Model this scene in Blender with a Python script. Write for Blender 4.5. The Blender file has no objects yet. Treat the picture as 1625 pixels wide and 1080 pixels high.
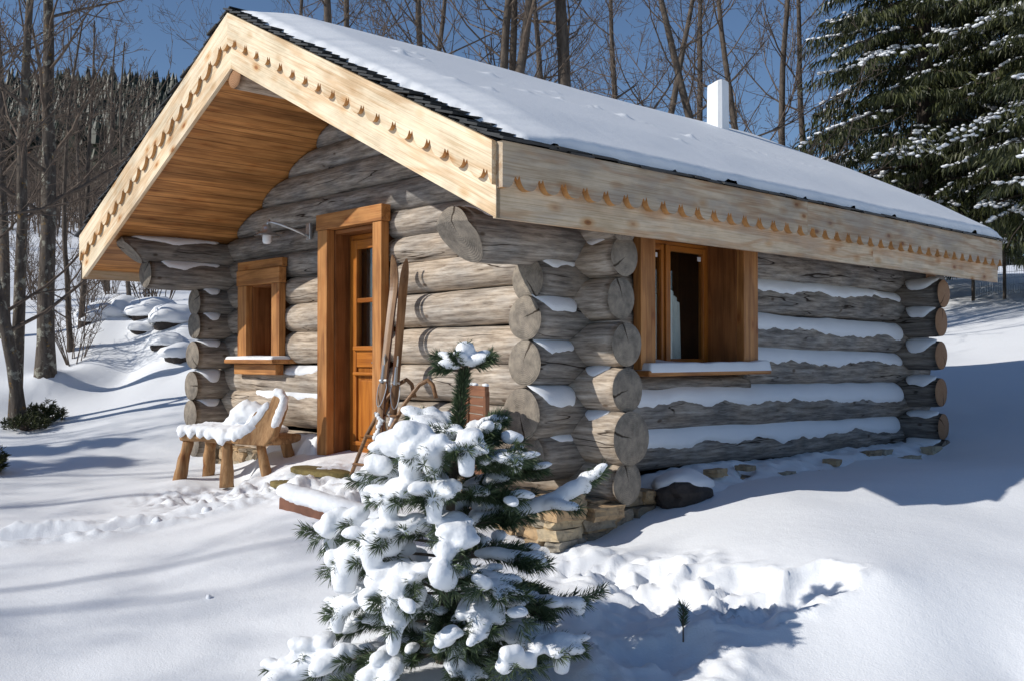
import bpy, bmesh, math, random
import numpy as np
from mathutils import Vector, Matrix, noise
random.seed(7)
S = bpy.context.scene
COL = S.collection
R_ = math.radians
# ------------------------------------------------------------------ camera, sky, sun, exposure
FX, FY = -.7254, .6884          # horizontal view direction
RX, RY = .6884, .7254           # camera right
CAM = Vector((4.6705, -5.0431, 1.2))
FP = 1583.0; CXP = 812.5; HY = 564.0
cd = bpy.data.cameras.new('camera'); cam = bpy.data.objects.new('camera', cd); COL.objects.link(cam)
cd.sensor_width = 36; cd.lens = 36 * FP / 1625; cd.clip_end = 2000; cd.clip_start = .05
pitch = math.atan((HY - 540) / FP)
cam.location = CAM
cam.rotation_euler = (R_(90) + pitch, 0, math.atan2(-FX, FY))
S.camera = cam
SUN = Vector((.50, 1.0, -.72)).normalized()     # travel direction of light
toS = -SUN
elev = math.asin(toS.z); azim = math.atan2(toS.x, toS.y)
W = bpy.data.worlds.new("World"); S.world = W; W.use_nodes = True
nt = W.node_tree; bg = nt.nodes['Background']
sky = nt.nodes.new('ShaderNodeTexSky'); sky.sky_type = 'NISHITA'; sky.sun_disc = False
sky.sun_elevation = elev; sky.sun_rotation = azim; sky.altitude = 1800; sky.air_density = 1.05; sky.dust_density = .25; sky.ozone_density = 3.8
nt.links.new(sky.outputs[0], bg.inputs[0]); bg.inputs[1].default_value = .092
sl = bpy.data.lights.new('sun', 'SUN'); sl.energy = 3.9; sl.angle = R_(.5); sl.color = (1, .955, .88)
so = bpy.data.objects.new('sun', sl); COL.objects.link(so); so.rotation_euler = SUN.to_track_quat('-Z', 'Y').to_euler()
S.view_settings.view_transform = 'Standard'; S.view_settings.look = 'None'
S.view_settings.gamma = 1; S.view_settings.exposure = .06
S.render.engine = 'CYCLES'

# ------------------------------------------------------------------ small helpers
def rnd(a, b): return random.uniform(a, b)
def nz(x, y=0., z=0.): return noise.noise(Vector((x, y, z)))
def ray(px, py):
    a = (px - CXP) / FP; b = (HY - py) / FP
    return Vector((FX + a * RX, FY + a * RY, b))
def at(px, py, d): return CAM + ray(px, py) * d          # measured position at a depth in metres
def dl(x, y):
    dx = x - CAM.x; dy = y - CAM.y
    return dx * FX + dy * FY, dx * RX + dy * RY
def xy(d, l): return CAM.x + d * FX + l * RX, CAM.y + d * FY + l * RY
def smooth(t):
    t = max(0., min(1., t)); return t * t * (3 - 2 * t)

def tag(o, label=None, cat=None, group=None, kind=None):
    if label: o['label'] = label
    if cat: o['category'] = cat
    if group: o['group'] = group
    if kind: o['kind'] = kind
    return o
def thing(name, label, cat, loc=(0, 0, 0), rz=0, group=None):
    o = bpy.data.objects.new(name, None); COL.objects.link(o)
    o.location = loc; o.rotation_euler = (0, 0, rz); o.empty_display_size = .2
    return tag(o, label, cat, group)

class MB:
    def __init__(s): s.v = []; s.f = []; s.m = []
    def add(s, vs, fs, mi=0):
        b = len(s.v); s.v += [tuple(v) for v in vs]
        s.f += [tuple(i + b for i in f) for f in fs]; s.m += [mi] * len(fs)
    def box(s, a, b, mi=0, M=None, jit=0):
        x0, y0, z0 = a; x1, y1, z1 = b
        vs = [Vector(p) for p in ((x0, y0, z0), (x1, y0, z0), (x1, y1, z0), (x0, y1, z0), (x0, y0, z1), (x1, y0, z1), (x1, y1, z1), (x0, y1, z1))]
        if jit: vs = [v + Vector((rnd(-jit, jit), rnd(-jit, jit), rnd(-jit, jit))) for v in vs]
        if M: vs = [M @ v for v in vs]
        s.add(vs, [(3, 2, 1, 0), (4, 5, 6, 7), (0, 1, 5, 4), (1, 2, 6, 5), (2, 3, 7, 6), (3, 0, 4, 7)], mi)
    def tube(s, pts, rs, k=6, mi=0, cap=True, flat=None):
        n = len(pts); base = len(s.v); prev = None
        for i in range(n):
            p = pts[i]
            t = (pts[min(i + 1, n - 1)] - pts[max(i - 1, 0)])
            if t.length < 1e-9: t = Vector((0, 0, 1))
            t.normalize()
            if prev is None:
                u = t.cross(Vector((0, 0, 1)) if abs(t.z) < .9 else Vector((1, 0, 0))).normalized()
            else:
                u = prev - t * prev.dot(t)
                if u.length < 1e-6: u = t.orthogonal()
                u.normalize()
            prev = u; w = t.cross(u)
            for j in range(k):
                a = 2 * math.pi * j / k
                q = p + (u * math.cos(a) + w * math.sin(a) * (flat or 1)) * rs[i]
                s.v.append((q.x, q.y, q.z))
        for i in range(n - 1):
            for j in range(k):
                a = base + i * k + j; b = base + i * k + (j + 1) % k
                s.f.append((a, b, b + k, a + k)); s.m.append(mi)
        if cap:
            s.f.append(tuple(base + j for j in reversed(range(k)))); s.m.append(mi)
            s.f.append(tuple(base + (n - 1) * k + j for j in range(k))); s.m.append(mi)
    def build(s, name, mats, parent=None, frame=None, smooth=False, color=None, world=True):
        if not isinstance(mats, (list, tuple)): mats = [mats]
        me = bpy.data.meshes.new(name)
        v = s.v
        if frame is not None:
            inv = frame.inverted(); v = [tuple(inv @ Vector(p)) for p in v]
        me.from_pydata(v, [], s.f)
        for m in mats: me.materials.append(m)
        if len(mats) > 1: me.polygons.foreach_set('material_index', s.m)
        if smooth: me.polygons.foreach_set('use_smooth', [True] * len(me.polygons))
        me.update()
        o = bpy.data.objects.new(name, me); COL.objects.link(o)
        if frame is not None: o.matrix_basis = frame
        if parent is not None: o.parent = parent
        if color: o.color = color
        return o
def bevel(o, w, seg=2, angle=35):
    m = o.modifiers.new('bevel', 'BEVEL'); m.width = w; m.segments = seg; m.limit_method = 'ANGLE'; m.angle_limit = R_(angle); return o
def frame_from(p, xdir, up=Vector((0, 0, 1))):
    X = xdir.normalized(); Y = up.cross(X).normalized(); Z = X.cross(Y)
    M = Matrix((X, Y, Z)).transposed().to_4x4(); M.translation = p
    return M

# ------------------------------------------------------------------ materials
def mat(name):
    m = bpy.data.materials.new(name); m.use_nodes = True
    n = m.node_tree; return m, n.nodes, n.links, n.nodes['Principled BSDF']
def N(ns, t, **kw):
    n = ns.new(t)
    for k, v in kw.items():
        if k in n.inputs: n.inputs[k].default_value = v
        else: setattr(n, k, v)
    return n
def ramp(ns, stops, interp='LINEAR'):
    r = ns.new('ShaderNodeValToRGB'); r.color_ramp.interpolation = interp
    el = r.color_ramp.elements
    while len(el) < len(stops): el.new(.5)
    for e, (p, c) in zip(el, stops):
        e.position = p; e.color = (c[0], c[1], c[2], 1) if not isinstance(c, (int, float)) else (c, c, c, 1)
    return r
def mapping(ns, ls, sc, src='Object', rnd_off=True):
    tc = ns.new('ShaderNodeTexCoord'); mp = ns.new('ShaderNodeMapping'); mp.inputs['Scale'].default_value = sc
    if rnd_off:
        oi = ns.new('ShaderNodeObjectInfo'); mu = ns.new('ShaderNodeMath'); mu.operation = 'MULTIPLY'; mu.inputs[1].default_value = 37.
        ls.new(oi.outputs['Random'], mu.inputs[0])
        va = ns.new('ShaderNodeVectorMath'); va.operation = 'ADD'
        ls.new(tc.outputs[src], va.inputs[0]); ls.new(mu.outputs[0], va.inputs[1]); ls.new(va.outputs[0], mp.inputs['Vector'])
    else: ls.new(tc.outputs[src], mp.inputs['Vector'])
    return mp
def mixc(ns, ls, fac, a, b, mode='MIX'):
    m = ns.new('ShaderNodeMix'); m.data_type = 'RGBA'; m.blend_type = mode
    for sock, v in ((m.inputs[0], fac), (m.inputs[6], a), (m.inputs[7], b)):
        if hasattr(v, 'links'): ls.new(v, sock)
        elif isinstance(v, (int, float)): sock.default_value = v
        else: sock.default_value = (v[0], v[1], v[2], 1)
    return m.outputs[2]
def bump(ns, ls, h, st, dist, nrm=None):
    b = ns.new('ShaderNodeBump'); b.inputs['Strength'].default_value = st; b.inputs['Distance'].default_value = dist
    ls.new(h, b.inputs['Height'])
    if nrm: ls.new(nrm, b.inputs['Normal'])
    return b.outputs[0]

def log_mat():
    m, ns, ls, P = mat('weathered_log')
    mp = mapping(ns, ls, (1.3, 14, 14))
    n1 = N(ns, 'ShaderNodeTexNoise', Scale=2.2, Detail=9, Roughness=.62); ls.new(mp.outputs[0], n1.inputs['Vector'])
    mp2 = mapping(ns, ls, (1.2, 2.2, 2.2)); n2 = N(ns, 'ShaderNodeTexNoise', Scale=2.0, Detail=6, Roughness=.65); ls.new(mp2.outputs[0], n2.inputs['Vector'])
    mp3 = mapping(ns, ls, (.55, 7, 7)); n3 = N(ns, 'ShaderNodeTexNoise', Scale=1.5, Detail=2, Roughness=.45); ls.new(mp3.outputs[0], n3.inputs['Vector'])
    grey = ramp(ns, [(.28, (.078, .073, .069)), (.5, (.205, .195, .186)), (.72, (.385, .37, .35))]); ls.new(n1.outputs[0], grey.inputs[0])
    tan = ramp(ns, [(.28, (.19, .145, .105)), (.5, (.40, .325, .25)), (.72, (.56, .485, .395))]); ls.new(n1.outputs[0], tan.inputs[0])
    f2 = ramp(ns, [(.40, 0), (.62, 1)]); ls.new(n2.outputs[0], f2.inputs[0])
    oi = ns.new('ShaderNodeObjectInfo'); sep = ns.new('ShaderNodeSeparateColor'); ls.new(oi.outputs['Color'], sep.inputs[0])
    # object colour red = how much of the log keeps its tan colour, green = overall tint
    fm = ns.new('ShaderNodeMath'); fm.operation = 'MULTIPLY_ADD'; ls.new(f2.outputs[0], fm.inputs[0]); fm.inputs[1].default_value = .45; ls.new(sep.outputs[0], fm.inputs[2]); fm.use_clamp = True
    c = mixc(ns, ls, fm.outputs[0], grey.outputs[0], tan.outputs[0])
    # drying cracks: thin bands where a stretched noise crosses its middle value
    cr = ramp(ns, [(.489, 1), (.4955, .0), (.5035, .0), (.510, 1)]); ls.new(n3.outputs[0], cr.inputs[0])
    n4 = N(ns, 'ShaderNodeTexNoise', Scale=1.3, Detail=1); mp4 = mapping(ns, ls, (1, 3, 3)); ls.new(mp4.outputs[0], n4.inputs['Vector'])
    g4 = ramp(ns, [(.40, 0), (.46, 1)]); ls.new(n4.outputs[0], g4.inputs[0])
    crm = ns.new('ShaderNodeMath'); crm.operation = 'MAXIMUM'; ls.new(cr.outputs[0], crm.inputs[0]); ls.new(g4.outputs[0], crm.inputs[1])
    c = mixc(ns, ls, 1.0, c, mixc(ns, ls, crm.outputs[0], (.12, .09, .07), (1, 1, 1)), 'MULTIPLY')
    # knots
    vo = N(ns, 'ShaderNodeTexVoronoi', Scale=1.0); mpk = mapping(ns, ls, (3.2, 5.5, 5.5)); ls.new(mpk.outputs[0], vo.inputs['Vector'])
    kr = ramp(ns, [(.0, (.16, .11, .08)), (.06, (.35, .26, .2)), (.11, (1, 1, 1))]); ls.new(vo.outputs['Distance'], kr.inputs[0])
    c = mixc(ns, ls, .8, c, kr.outputs[0], 'MULTIPLY')
    # fine dark flecks
    nf = N(ns, 'ShaderNodeTexNoise', Scale=9, Detail=5, Roughness=.7); mpf = mapping(ns, ls, (.6, 6, 6)); ls.new(mpf.outputs[0], nf.inputs['Vector'])
    fr = ramp(ns, [(.36, (.62, .6, .58)), (.52, (1, 1, 1)), (.7, (1.12, 1.12, 1.12))]); ls.new(nf.outputs[0], fr.inputs[0])
    c = mixc(ns, ls, 1., c, fr.outputs[0], 'MULTIPLY')
    tg = ns.new('ShaderNodeCombineColor')
    for i in range(3): ls.new(sep.outputs[1], tg.inputs[i])
    c = mixc(ns, ls, 1., c, tg.outputs[0], 'MULTIPLY')
    ls.new(c, P.inputs['Base Color']); P.inputs['Roughness'].default_value = .82; P.inputs['Specular IOR Level'].default_value = .25
    h = mixc(ns, ls, .5, n1.outputs[0], nf.outputs[0]); h2 = mixc(ns, ls, 1., h, crm.outputs[0], 'MULTIPLY')
    ls.new(bump(ns, ls, h2, .75, .014), P.inputs['Normal'])
    return m
def end_mat():
    m, ns, ls, P = mat('log_end_grain')
    mp = mapping(ns, ls, (0, 1, 1), rnd_off=False)
    w = N(ns, 'ShaderNodeTexWave', wave_type='RINGS', rings_direction='X', Scale=26, Distortion=2.5, Detail=3); w.inputs['Detail Scale'].default_value = 1.5
    ls.new(mp.outputs[0], w.inputs['Vector'])
    n1 = N(ns, 'ShaderNodeTexNoise', Scale=11, Detail=8, Roughness=.7); mp2 = mapping(ns, ls, (1, 1, 1)); ls.new(mp2.outputs[0], n1.inputs['Vector'])
    a = ramp(ns, [(.3, (.13, .115, .098)), (.5, (.26, .225, .185)), (.72, (.40, .345, .275))]); ls.new(n1.outputs[0], a.inputs[0])
    oi = ns.new('ShaderNodeObjectInfo'); sep = ns.new('ShaderNodeSeparateColor'); ls.new(oi.outputs['Color'], sep.inputs[0])
    c = mixc(ns, ls, .28, a.outputs[0], mixc(ns, ls, w.outputs[0], (.45, .42, .4), (1, 1, 1)), 'MULTIPLY')
    c2 = mixc(ns, ls, sep.outputs[2], c, mixc(ns, ls, w.outputs[0], (.26, .12, .06), (.46, .25, .12)))
    # radial shakes: angle-based thin dark wedges
    sx = ns.new('ShaderNodeSeparateXYZ'); ls.new(mp.outputs[0], sx.inputs[0])
    at2 = ns.new('ShaderNodeMath'); at2.operation = 'ARCTAN2'; ls.new(sx.outputs[1], at2.inputs[0]); ls.new(sx.outputs[2], at2.inputs[1])
    nw = N(ns, 'ShaderNodeTexNoise', Scale=14, Detail=2); ls.new(mp2.outputs[0], nw.inputs['Vector'])
    ad = ns.new('ShaderNodeMath'); ad.operation = 'MULTIPLY_ADD'; ls.new(nw.outputs[0], ad.inputs[0]); ad.inputs[1].default_value = .35; ls.new(at2.outputs[0], ad.inputs[2])
    rr = ns.new('ShaderNodeMath'); rr.operation = 'MULTIPLY_ADD'; ls.new(oi.outputs['Random'], rr.inputs[0]); rr.inputs[1].default_value = 5.5; ls.new(ad.outputs[0], rr.inputs[2])
    sn = ns.new('ShaderNodeMath'); sn.operation = 'SINE'; ls.new(rr.outputs[0], sn.inputs[0])
    cr = ramp(ns, [(.0, 1), (.9985, 1), (.9995, 0)]); ls.new(sn.outputs[0], cr.inputs[0])
    c3 = mixc(ns, ls, 1., c2, mixc(ns, ls, cr.outputs[0], (.15, .12, .1), (1, 1, 1)), 'MULTIPLY')
    ls.new(c3, P.inputs['Base Color']); P.inputs['Roughness'].default_value = .85; P.inputs['Specular IOR Level'].default_value = .2
    h = mixc(ns, ls, .5, n1.outputs[0], w.outputs[0]); h = mixc(ns, ls, 1., h, cr.outputs[0], 'MULTIPLY')
    ls.new(bump(ns, ls, h, .5, .006), P.inputs['Normal'])
    return m
def board_mat(name, dark, mid, light, knots=1., rough=.6, plank=None, grey=0., ringy=1.):
    """sawn softwood; the grain runs along the object's x axis"""
    m, ns, ls, P = mat(name)
    mp = mapping(ns, ls, (.5, 5, 5))
    n0 = N(ns, 'ShaderNodeTexNoise', Scale=1.6, Detail=3); ls.new(mp.outputs[0], n0.inputs['Vector'])
    mul = ns.new('ShaderNodeMath'); mul.operation = 'MULTIPLY'; mul.inputs[1].default_value = 26 * ringy; ls.new(n0.outputs[0], mul.inputs[0])
    si = ns.new('ShaderNodeMath'); si.operation = 'SINE'; ls.new(mul.outputs[0], si.inputs[0])
    rg = ramp(ns, [(.0, 0), (.55, .15), (1., 1)]); mr = ns.new('ShaderNodeMapRange'); mr.inputs[1].default_value = -1; ls.new(si.outputs[0], mr.inputs[0]); ls.new(mr.outputs[0], rg.inputs[0])
    n1 = N(ns, 'ShaderNodeTexNoise', Scale=5, Detail=7, Roughness=.65); mp1 = mapping(ns, ls, (.5, 9, 9)); ls.new(mp1.outputs[0], n1.inputs['Vector'])
    a = ramp(ns, [(.3, mid), (.65, light)]); ls.new(n1.outputs[0], a.inputs[0])
    c = mixc(ns, ls, .0, a.outputs[0], dark); fm = ns.new('ShaderNodeMath'); fm.operation = 'MULTIPLY'; fm.inputs[1].default_value = .5; ls.new(rg.outputs[0], fm.inputs[0])
    c = mixc(ns, ls, fm.outputs[0], a.outputs[0], dark)
    n2 = N(ns, 'ShaderNodeTexNoise', Scale=1.6, Detail=4, Roughness=.6); mp2 = mapping(ns, ls, (1.3, 2.5, 2.5)); ls.new(mp2.outputs[0], n2.inputs['Vector'])
    pr = ramp(ns, [(.35, (.76, .74, .70)), (.55, (1, 1, 1)), (.7, (1.08, 1.07, 1.05))]); ls.new(n2.outputs[0], pr.inputs[0])
    c = mixc(ns, ls, 1., c, pr.outputs[0], 'MULTIPLY')
    if knots:
        vo = N(ns, 'ShaderNodeTexVoronoi', Scale=1.0); mpk = mapping(ns, ls, (3.4, 7, 7)); ls.new(mpk.outputs[0], vo.inputs['Vector'])
        kr = ramp(ns, [(.0, (.30, .15, .07)), (.09, (.55, .30, .15)), (.13, (.84, .66, .48)), (.30, (1, 1, 1))]); ls.new(vo.outputs['Distance'], kr.inputs[0])
        c = mixc(ns, ls, knots, c, kr.outputs[0], 'MULTIPLY')
    if grey:
        n5 = N(ns, 'ShaderNodeTexNoise', Scale=2.4, Detail=5, Roughness=.6); mp5 = mapping(ns, ls, (1, 3, 3)); ls.new(mp5.outputs[0], n5.inputs['Vector'])
        g5 = ramp(ns, [(.44, 0), (.62, grey)]); ls.new(n5.outputs[0], g5.inputs[0]); c = mixc(ns, ls, g5.outputs[0], c, (.33, .29, .25))
    nf = N(ns, 'ShaderNodeTexNoise', Scale=6, Detail=4, Roughness=.6); mpf = mapping(ns, ls, (.35, 22, 22)); ls.new(mpf.outputs[0], nf.inputs['Vector'])
    ff = ramp(ns, [(.35, (.80, .74, .66)), (.5, (1, 1, 1)), (.68, (1.07, 1.06, 1.05))]); ls.new(nf.outputs[0], ff.inputs[0]); c = mixc(ns, ls, 1., c, ff.outputs[0], 'MULTIPLY')
    h = n1.outputs[0]
    if plank:
        tc = ns.new('ShaderNodeTexCoord'); sx = ns.new('ShaderNodeSeparateXYZ'); ls.new(tc.outputs['Object'], sx.inputs[0])
        md = ns.new('ShaderNodeMath'); md.operation = 'PINGPONG'; md.inputs[1].default_value = plank / 2; ls.new(sx.outputs[1], md.inputs[0])
        gr = ramp(ns, [(0, 0), (.022, 1)]); dv = ns.new('ShaderNodeMath'); dv.operation = 'DIVIDE'; dv.inputs[1].default_value = .35; ls.new(md.outputs[0], dv.inputs[0]); ls.new(dv.outputs[0], gr.inputs[0])
        fl = ns.new('ShaderNodeMath'); fl.operation = 'DIVIDE'; fl.inputs[1].default_value = plank; ls.new(sx.outputs[1], fl.inputs[0])
        fr = ns.new('ShaderNodeMath'); fr.operation = 'ROUND'; ls.new(fl.outputs[0], fr.inputs[0])
        wn = ns.new('ShaderNodeTexWhiteNoise'); wn.noise_dimensions = '1D'; ls.new(fr.outputs[0], wn.inputs['W'])
        pv = ramp(ns, [(0, (.66, .63, .60)), (1, (1.15, 1.12, 1.08))]); ls.new(wn.outputs[0], pv.inputs[0])
        c = mixc(ns, ls, 1., c, pv.outputs[0], 'MULTIPLY')
        c = mixc(ns, ls, 1., c, mixc(ns, ls, gr.outputs[0], (.35, .3, .25), (1, 1, 1)), 'MULTIPLY')
        h = mixc(ns, ls, 1., gr.outputs[0], n1.outputs[0], 'MULTIPLY')
    ls.new(c, P.inputs['Base Color']); P.inputs['Roughness'].default_value = rough; P.inputs['Specular IOR Level'].default_value = .3
    ls.new(bump(ns, ls, h, .35, .005), P.inputs['Normal'])
    return m
def snow_mat(name='snow', fine=1., ground=False):
    m, ns, ls, P = mat(name)
    P.inputs['Base Color'].default_value = (.84, .86, .89, 1); P.inputs['Roughness'].default_value = .62
    P.inputs['Specular IOR Level'].default_value = .3
    mp = mapping(ns, ls, (1, 1, 1), rnd_off=False)
    n1 = N(ns, 'ShaderNodeTexNoise', Scale=95 * fine, Detail=4, Roughness=.7); ls.new(mp.outputs[0], n1.inputs['Vector'])
    n2 = N(ns, 'ShaderNodeTexNoise', Scale=14 * fine, Detail=5, Roughness=.6); ls.new(mp.outputs[0], n2.inputs['Vector'])
    b = bump(ns, ls, n1.outputs[0], .6, .005 / fine)
    b = bump(ns, ls, n2.outputs[0], .28, .012 / fine, b)
    if ground:
        mp3 = mapping(ns, ls, (1, 1, 1), rnd_off=False); n3 = N(ns, 'ShaderNodeTexNoise', Scale=3., Detail=5, Roughness=.5); ls.new(mp3.outputs[0], n3.inputs['Vector'])
        b = bump(ns, ls, n3.outputs[0], .12, .03, b)
    ls.new(b, P.inputs['Normal'])
    return m
def plain(name, col, rough=.6, metal=0., nscale=12, var=.25, bs=.3, bd=.004, spec=.4):
    m, ns, ls, P = mat(name)
    mp = mapping(ns, ls, (1, 1, 1)); n1 = N(ns, 'ShaderNodeTexNoise', Scale=nscale, Detail=6, Roughness=.65); ls.new(mp.outputs[0], n1.inputs['Vector'])
    a = ramp(ns, [(.3, tuple(c * (1 - var) for c in col)), (.7, tuple(min(1, c * (1 + var)) for c in col))]); ls.new(n1.outputs[0], a.inputs[0])
    ls.new(a.outputs[0], P.inputs['Base Color']); P.inputs['Roughness'].default_value = rough; P.inputs['Metallic'].default_value = metal; P.inputs['Specular IOR Level'].default_value = spec
    if bs: ls.new(bump(ns, ls, n1.outputs[0], bs, bd), P.inputs['Normal'])
    return m
def stone_mat():
    m, ns, ls, P = mat('field_stone')
    mp = mapping(ns, ls, (1, 1, 1)); geo = ns.new('ShaderNodeNewGeometry')
    pv = ramp(ns, [(0, (.20, .17, .13)), (.35, (.38, .28, .17)), (.6, (.46, .31, .17)), (.8, (.30, .27, .22)), (1, (.52, .41, .26))]); ls.new(geo.outputs['Random Per Island'], pv.inputs[0])
    n1 = N(ns, 'ShaderNodeTexNoise', Scale=16, Detail=8, Roughness=.7); ls.new(mp.outputs[0], n1.inputs['Vector'])
    a = ramp(ns, [(.32, (.45, .43, .42)), (.5, (1, 1, 1)), (.7, (1.25, 1.2, 1.1))]); ls.new(n1.outputs[0], a.inputs[0])
    c = mixc(ns, ls, 1., pv.outputs[0], a.outputs[0], 'MULTIPLY'); ls.new(c, P.inputs['Base Color'])
    P.inputs['Roughness'].default_value = .85; ls.new(bump(ns, ls, n1.outputs[0], .8, .012), P.inputs['Normal'])
    return m
def bark_mat(name, a_, b_, lichen=0.):
    m, ns, ls, P = mat(name)
    mp = mapping(ns, ls, (6, 6, 1.6)); n1 = N(ns, 'ShaderNodeTexNoise', Scale=3, Detail=7, Roughness=.7); ls.new(mp.outputs[0], n1.inputs['Vector'])
    a = ramp(ns, [(.32, a_), (.68, b_)]); ls.new(n1.outputs[0], a.inputs[0]); c = a.outputs[0]
    if lichen:
        mp2 = mapping(ns, ls, (3, 3, 3)); n2 = N(ns, 'ShaderNodeTexNoise', Scale=2.2, Detail=5, Roughness=.7); ls.new(mp2.outputs[0], n2.inputs['Vector'])
        f = ramp(ns, [(.56, 0), (.62, lichen)]); ls.new(n2.outputs[0], f.inputs[0]); c = mixc(ns, ls, f.outputs[0], c, (.34, .33, .27))
        n3 = N(ns, 'ShaderNodeTexNoise', Scale=3.5, Detail=4, Roughness=.7); ls.new(mp2.outputs[0], n3.inputs['Vector'])
        f3 = ramp(ns, [(.62, 0), (.66, lichen * .8)]); ls.new(n3.outputs[0], f3.inputs[0]); c = mixc(ns, ls, f3.outputs[0], c, (.30, .17, .04))
    ls.new(c, P.inputs['Base Color']); P.inputs['Roughness'].default_value = .9; P.inputs['Specular IOR Level'].default_value = .15
    ls.new(bump(ns, ls, n1.outputs[0], .6, .02), P.inputs['Normal'])
    return m
def needle_mat(name, a_, b_, transl=.15):
    m, ns, ls, P = mat(name)
    geo = ns.new('ShaderNodeNewGeometry'); a = ramp(ns, [(0, a_), (.8, b_), (1, tuple(min(1, c * 1.5) for c in b_))]); ls.new(geo.outputs['Random Per Island'], a.inputs[0])
    ls.new(a.outputs[0], P.inputs['Base Color']); P.inputs['Roughness'].default_value = .5; P.inputs['Specular IOR Level'].default_value = .35
    return m
def glass_mat():
    m, ns, ls, P = mat('window_glass'); out = [n for n in ns if n.type == 'OUTPUT_MATERIAL'][0]
    g = ns.new('ShaderNodeBsdfGlossy'); g.inputs['Roughness'].default_value = .01
    t = ns.new('ShaderNodeBsdfTransparent'); t.inputs[0].default_value = (.92, .95, .94, 1)
    lw = ns.new('ShaderNodeLayerWeight'); lw.inputs[0].default_value = .5
    pw = ns.new('ShaderNodeMath'); pw.operation = 'POWER'; pw.inputs[1].default_value = 3.5; ls.new(lw.outputs['Facing'], pw.inputs[0])
    ml = ns.new('ShaderNodeMath'); ml.operation = 'MULTIPLY_ADD'; ml.inputs[1].default_value = .7; ml.inputs[2].default_value = .05; ml.use_clamp = True; ls.new(pw.outputs[0], ml.inputs[0])
    mx = ns.new('ShaderNodeMixShader'); ls.new(ml.outputs[0], mx.inputs[0]); ls.new(t.outputs[0], mx.inputs[1]); ls.new(g.outputs[0], mx.inputs[2]); ls.new(mx.outputs[0], out.inputs[0])
    ns.remove(P); return m

M_LOG = log_mat(); M_END = end_mat(); M_SNOW = snow_mat(); M_GSNOW = snow_mat('ground_snow', 1., True)
M_FASC = board_mat('new_pine_board', (.60, .34, .14), (.80, .64, .44), (.86, .74, .55), 1.)
M_FASC2 = board_mat('weathered_pine_board', (.46, .20, .06), (.64, .48, .31), (.76, .62, .45), 1., grey=.35)
M_FASC3 = board_mat('grey_weathered_board', (.34, .16, .06), (.46, .35, .24), (.60, .49, .36), 1., grey=.6)
M_SOFF = board_mat('stained_soffit_board', (.22, .08, .02), (.50, .225, .07), (.62, .31, .11), .45, .5, plank=.13)
M_FRAME = board_mat('oiled_frame_wood', (.20, .07, .02), (.43, .18, .055), (.55, .265, .09), .6, .55)
M_DOOR = board_mat('varnished_door_wood', (.22, .06, .01), (.40, .135, .022), (.48, .175, .03), .15, .38)
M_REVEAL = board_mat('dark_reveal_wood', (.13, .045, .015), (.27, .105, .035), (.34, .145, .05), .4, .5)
M_GLASS = glass_mat(); M_STONE = stone_mat()
M_SLATE = plain('black_slate', (.022, .024, .026), .55, 0, 9, .4, .4, .01)
M_BARK = bark_mat('grey_bark', (.045, .036, .03), (.15, .125, .105), .8)
M_BARKD = bark_mat('dark_bark', (.05, .04, .034), (.16, .13, .105))
M_TWIG = bark_mat('twig_bark', (.08, .06, .05), (.20, .155, .12))
M_PNEED = needle_mat('pine_needles', (.032, .055, .026), (.085, .12, .055))
M_FOREST = needle_mat('far_conifers', (.012, .018, .010), (.034, .042, .022))
M_SNEED = needle_mat('spruce_needles', (.014, .022, .008), (.060, .066, .020))
M_CUT = plain('sawn_orange_edge', (.52, .27, .10), .7)
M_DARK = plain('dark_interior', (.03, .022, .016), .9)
M_CURT = plain('white_curtain', (.80, .82, .83), .9, var=.1)
M_METAL = plain('galvanised_metal', (.55, .56, .56), .35, .8, var=.15, bs=.1)
M_WHITE = plain('white_enamel', (.80, .81, .82), .45, 0, 6, .05, .1)
M_LEAF = plain('dry_leaf', (.16, .07, .035), .8)
M_SKI = board_mat('old_ski_wood', (.08, .035, .015), (.22, .11, .05), (.32, .19, .10), .2, .4)
M_SKID = plain('ski_dark_edge', (.11, .03, .018), .4)
M_TEAK = board_mat('teak_slat', (.12, .045, .02), (.24, .10, .05), (.30, .14, .075), .1, .55)
M_RUST = board_mat('rustic_bench_wood', (.13, .055, .02), (.31, .165, .068), (.44, .26, .125), .8, .7)
M_REDBR = plain('red_brown_timber', (.17, .075, .045), .8)
M_OLIVE = plain('mossy_slab', (.17, .13, .045), .85, 0, 20, .4, .6, .01)
# ------------------------------------------------------------------ ground height (metres) from surveyed spots
SPOTS = []
def gp(px, py, d): SPOTS.append((d, (px - CXP) / FP * d, 1.2 + (HY - py) / FP * d))
for a in [(800,1080,4.25),(100,1080,4.5),(440,1060,4.5),(300,900,5.9),(60,880,6.4),(290,757,9.0),(100,740,10.),(30,700,11.5),(200,690,11.5),(220,640,13.),(60,640,13.5),
          (420,765,8.3),(470,790,7.2),(560,760,7.6),(640,830,6.4),(700,1000,4.6),
          (200,600,15),(100,590,15),(60,470,26),(200,455,28),(0,455,26),(330,480,24),
          (940,857,6.45),(860,872,6.2),(1060,880,5.9),(1060,843,6.35),(1250,795,6.5),(1400,768,6.9),(1480,752,7.1),(1625,737,7.3),(1625,900,4.9),(1400,900,4.8),(1625,1080,4.1),(1300,1080,4.1),(1050,1000,4.6),
          (1540,800,6.3),(1560,650,11.5),(1500,560,15.5),(1625,548,15),(1500,470,22),(1625,455,22)]: gp(*a)
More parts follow.
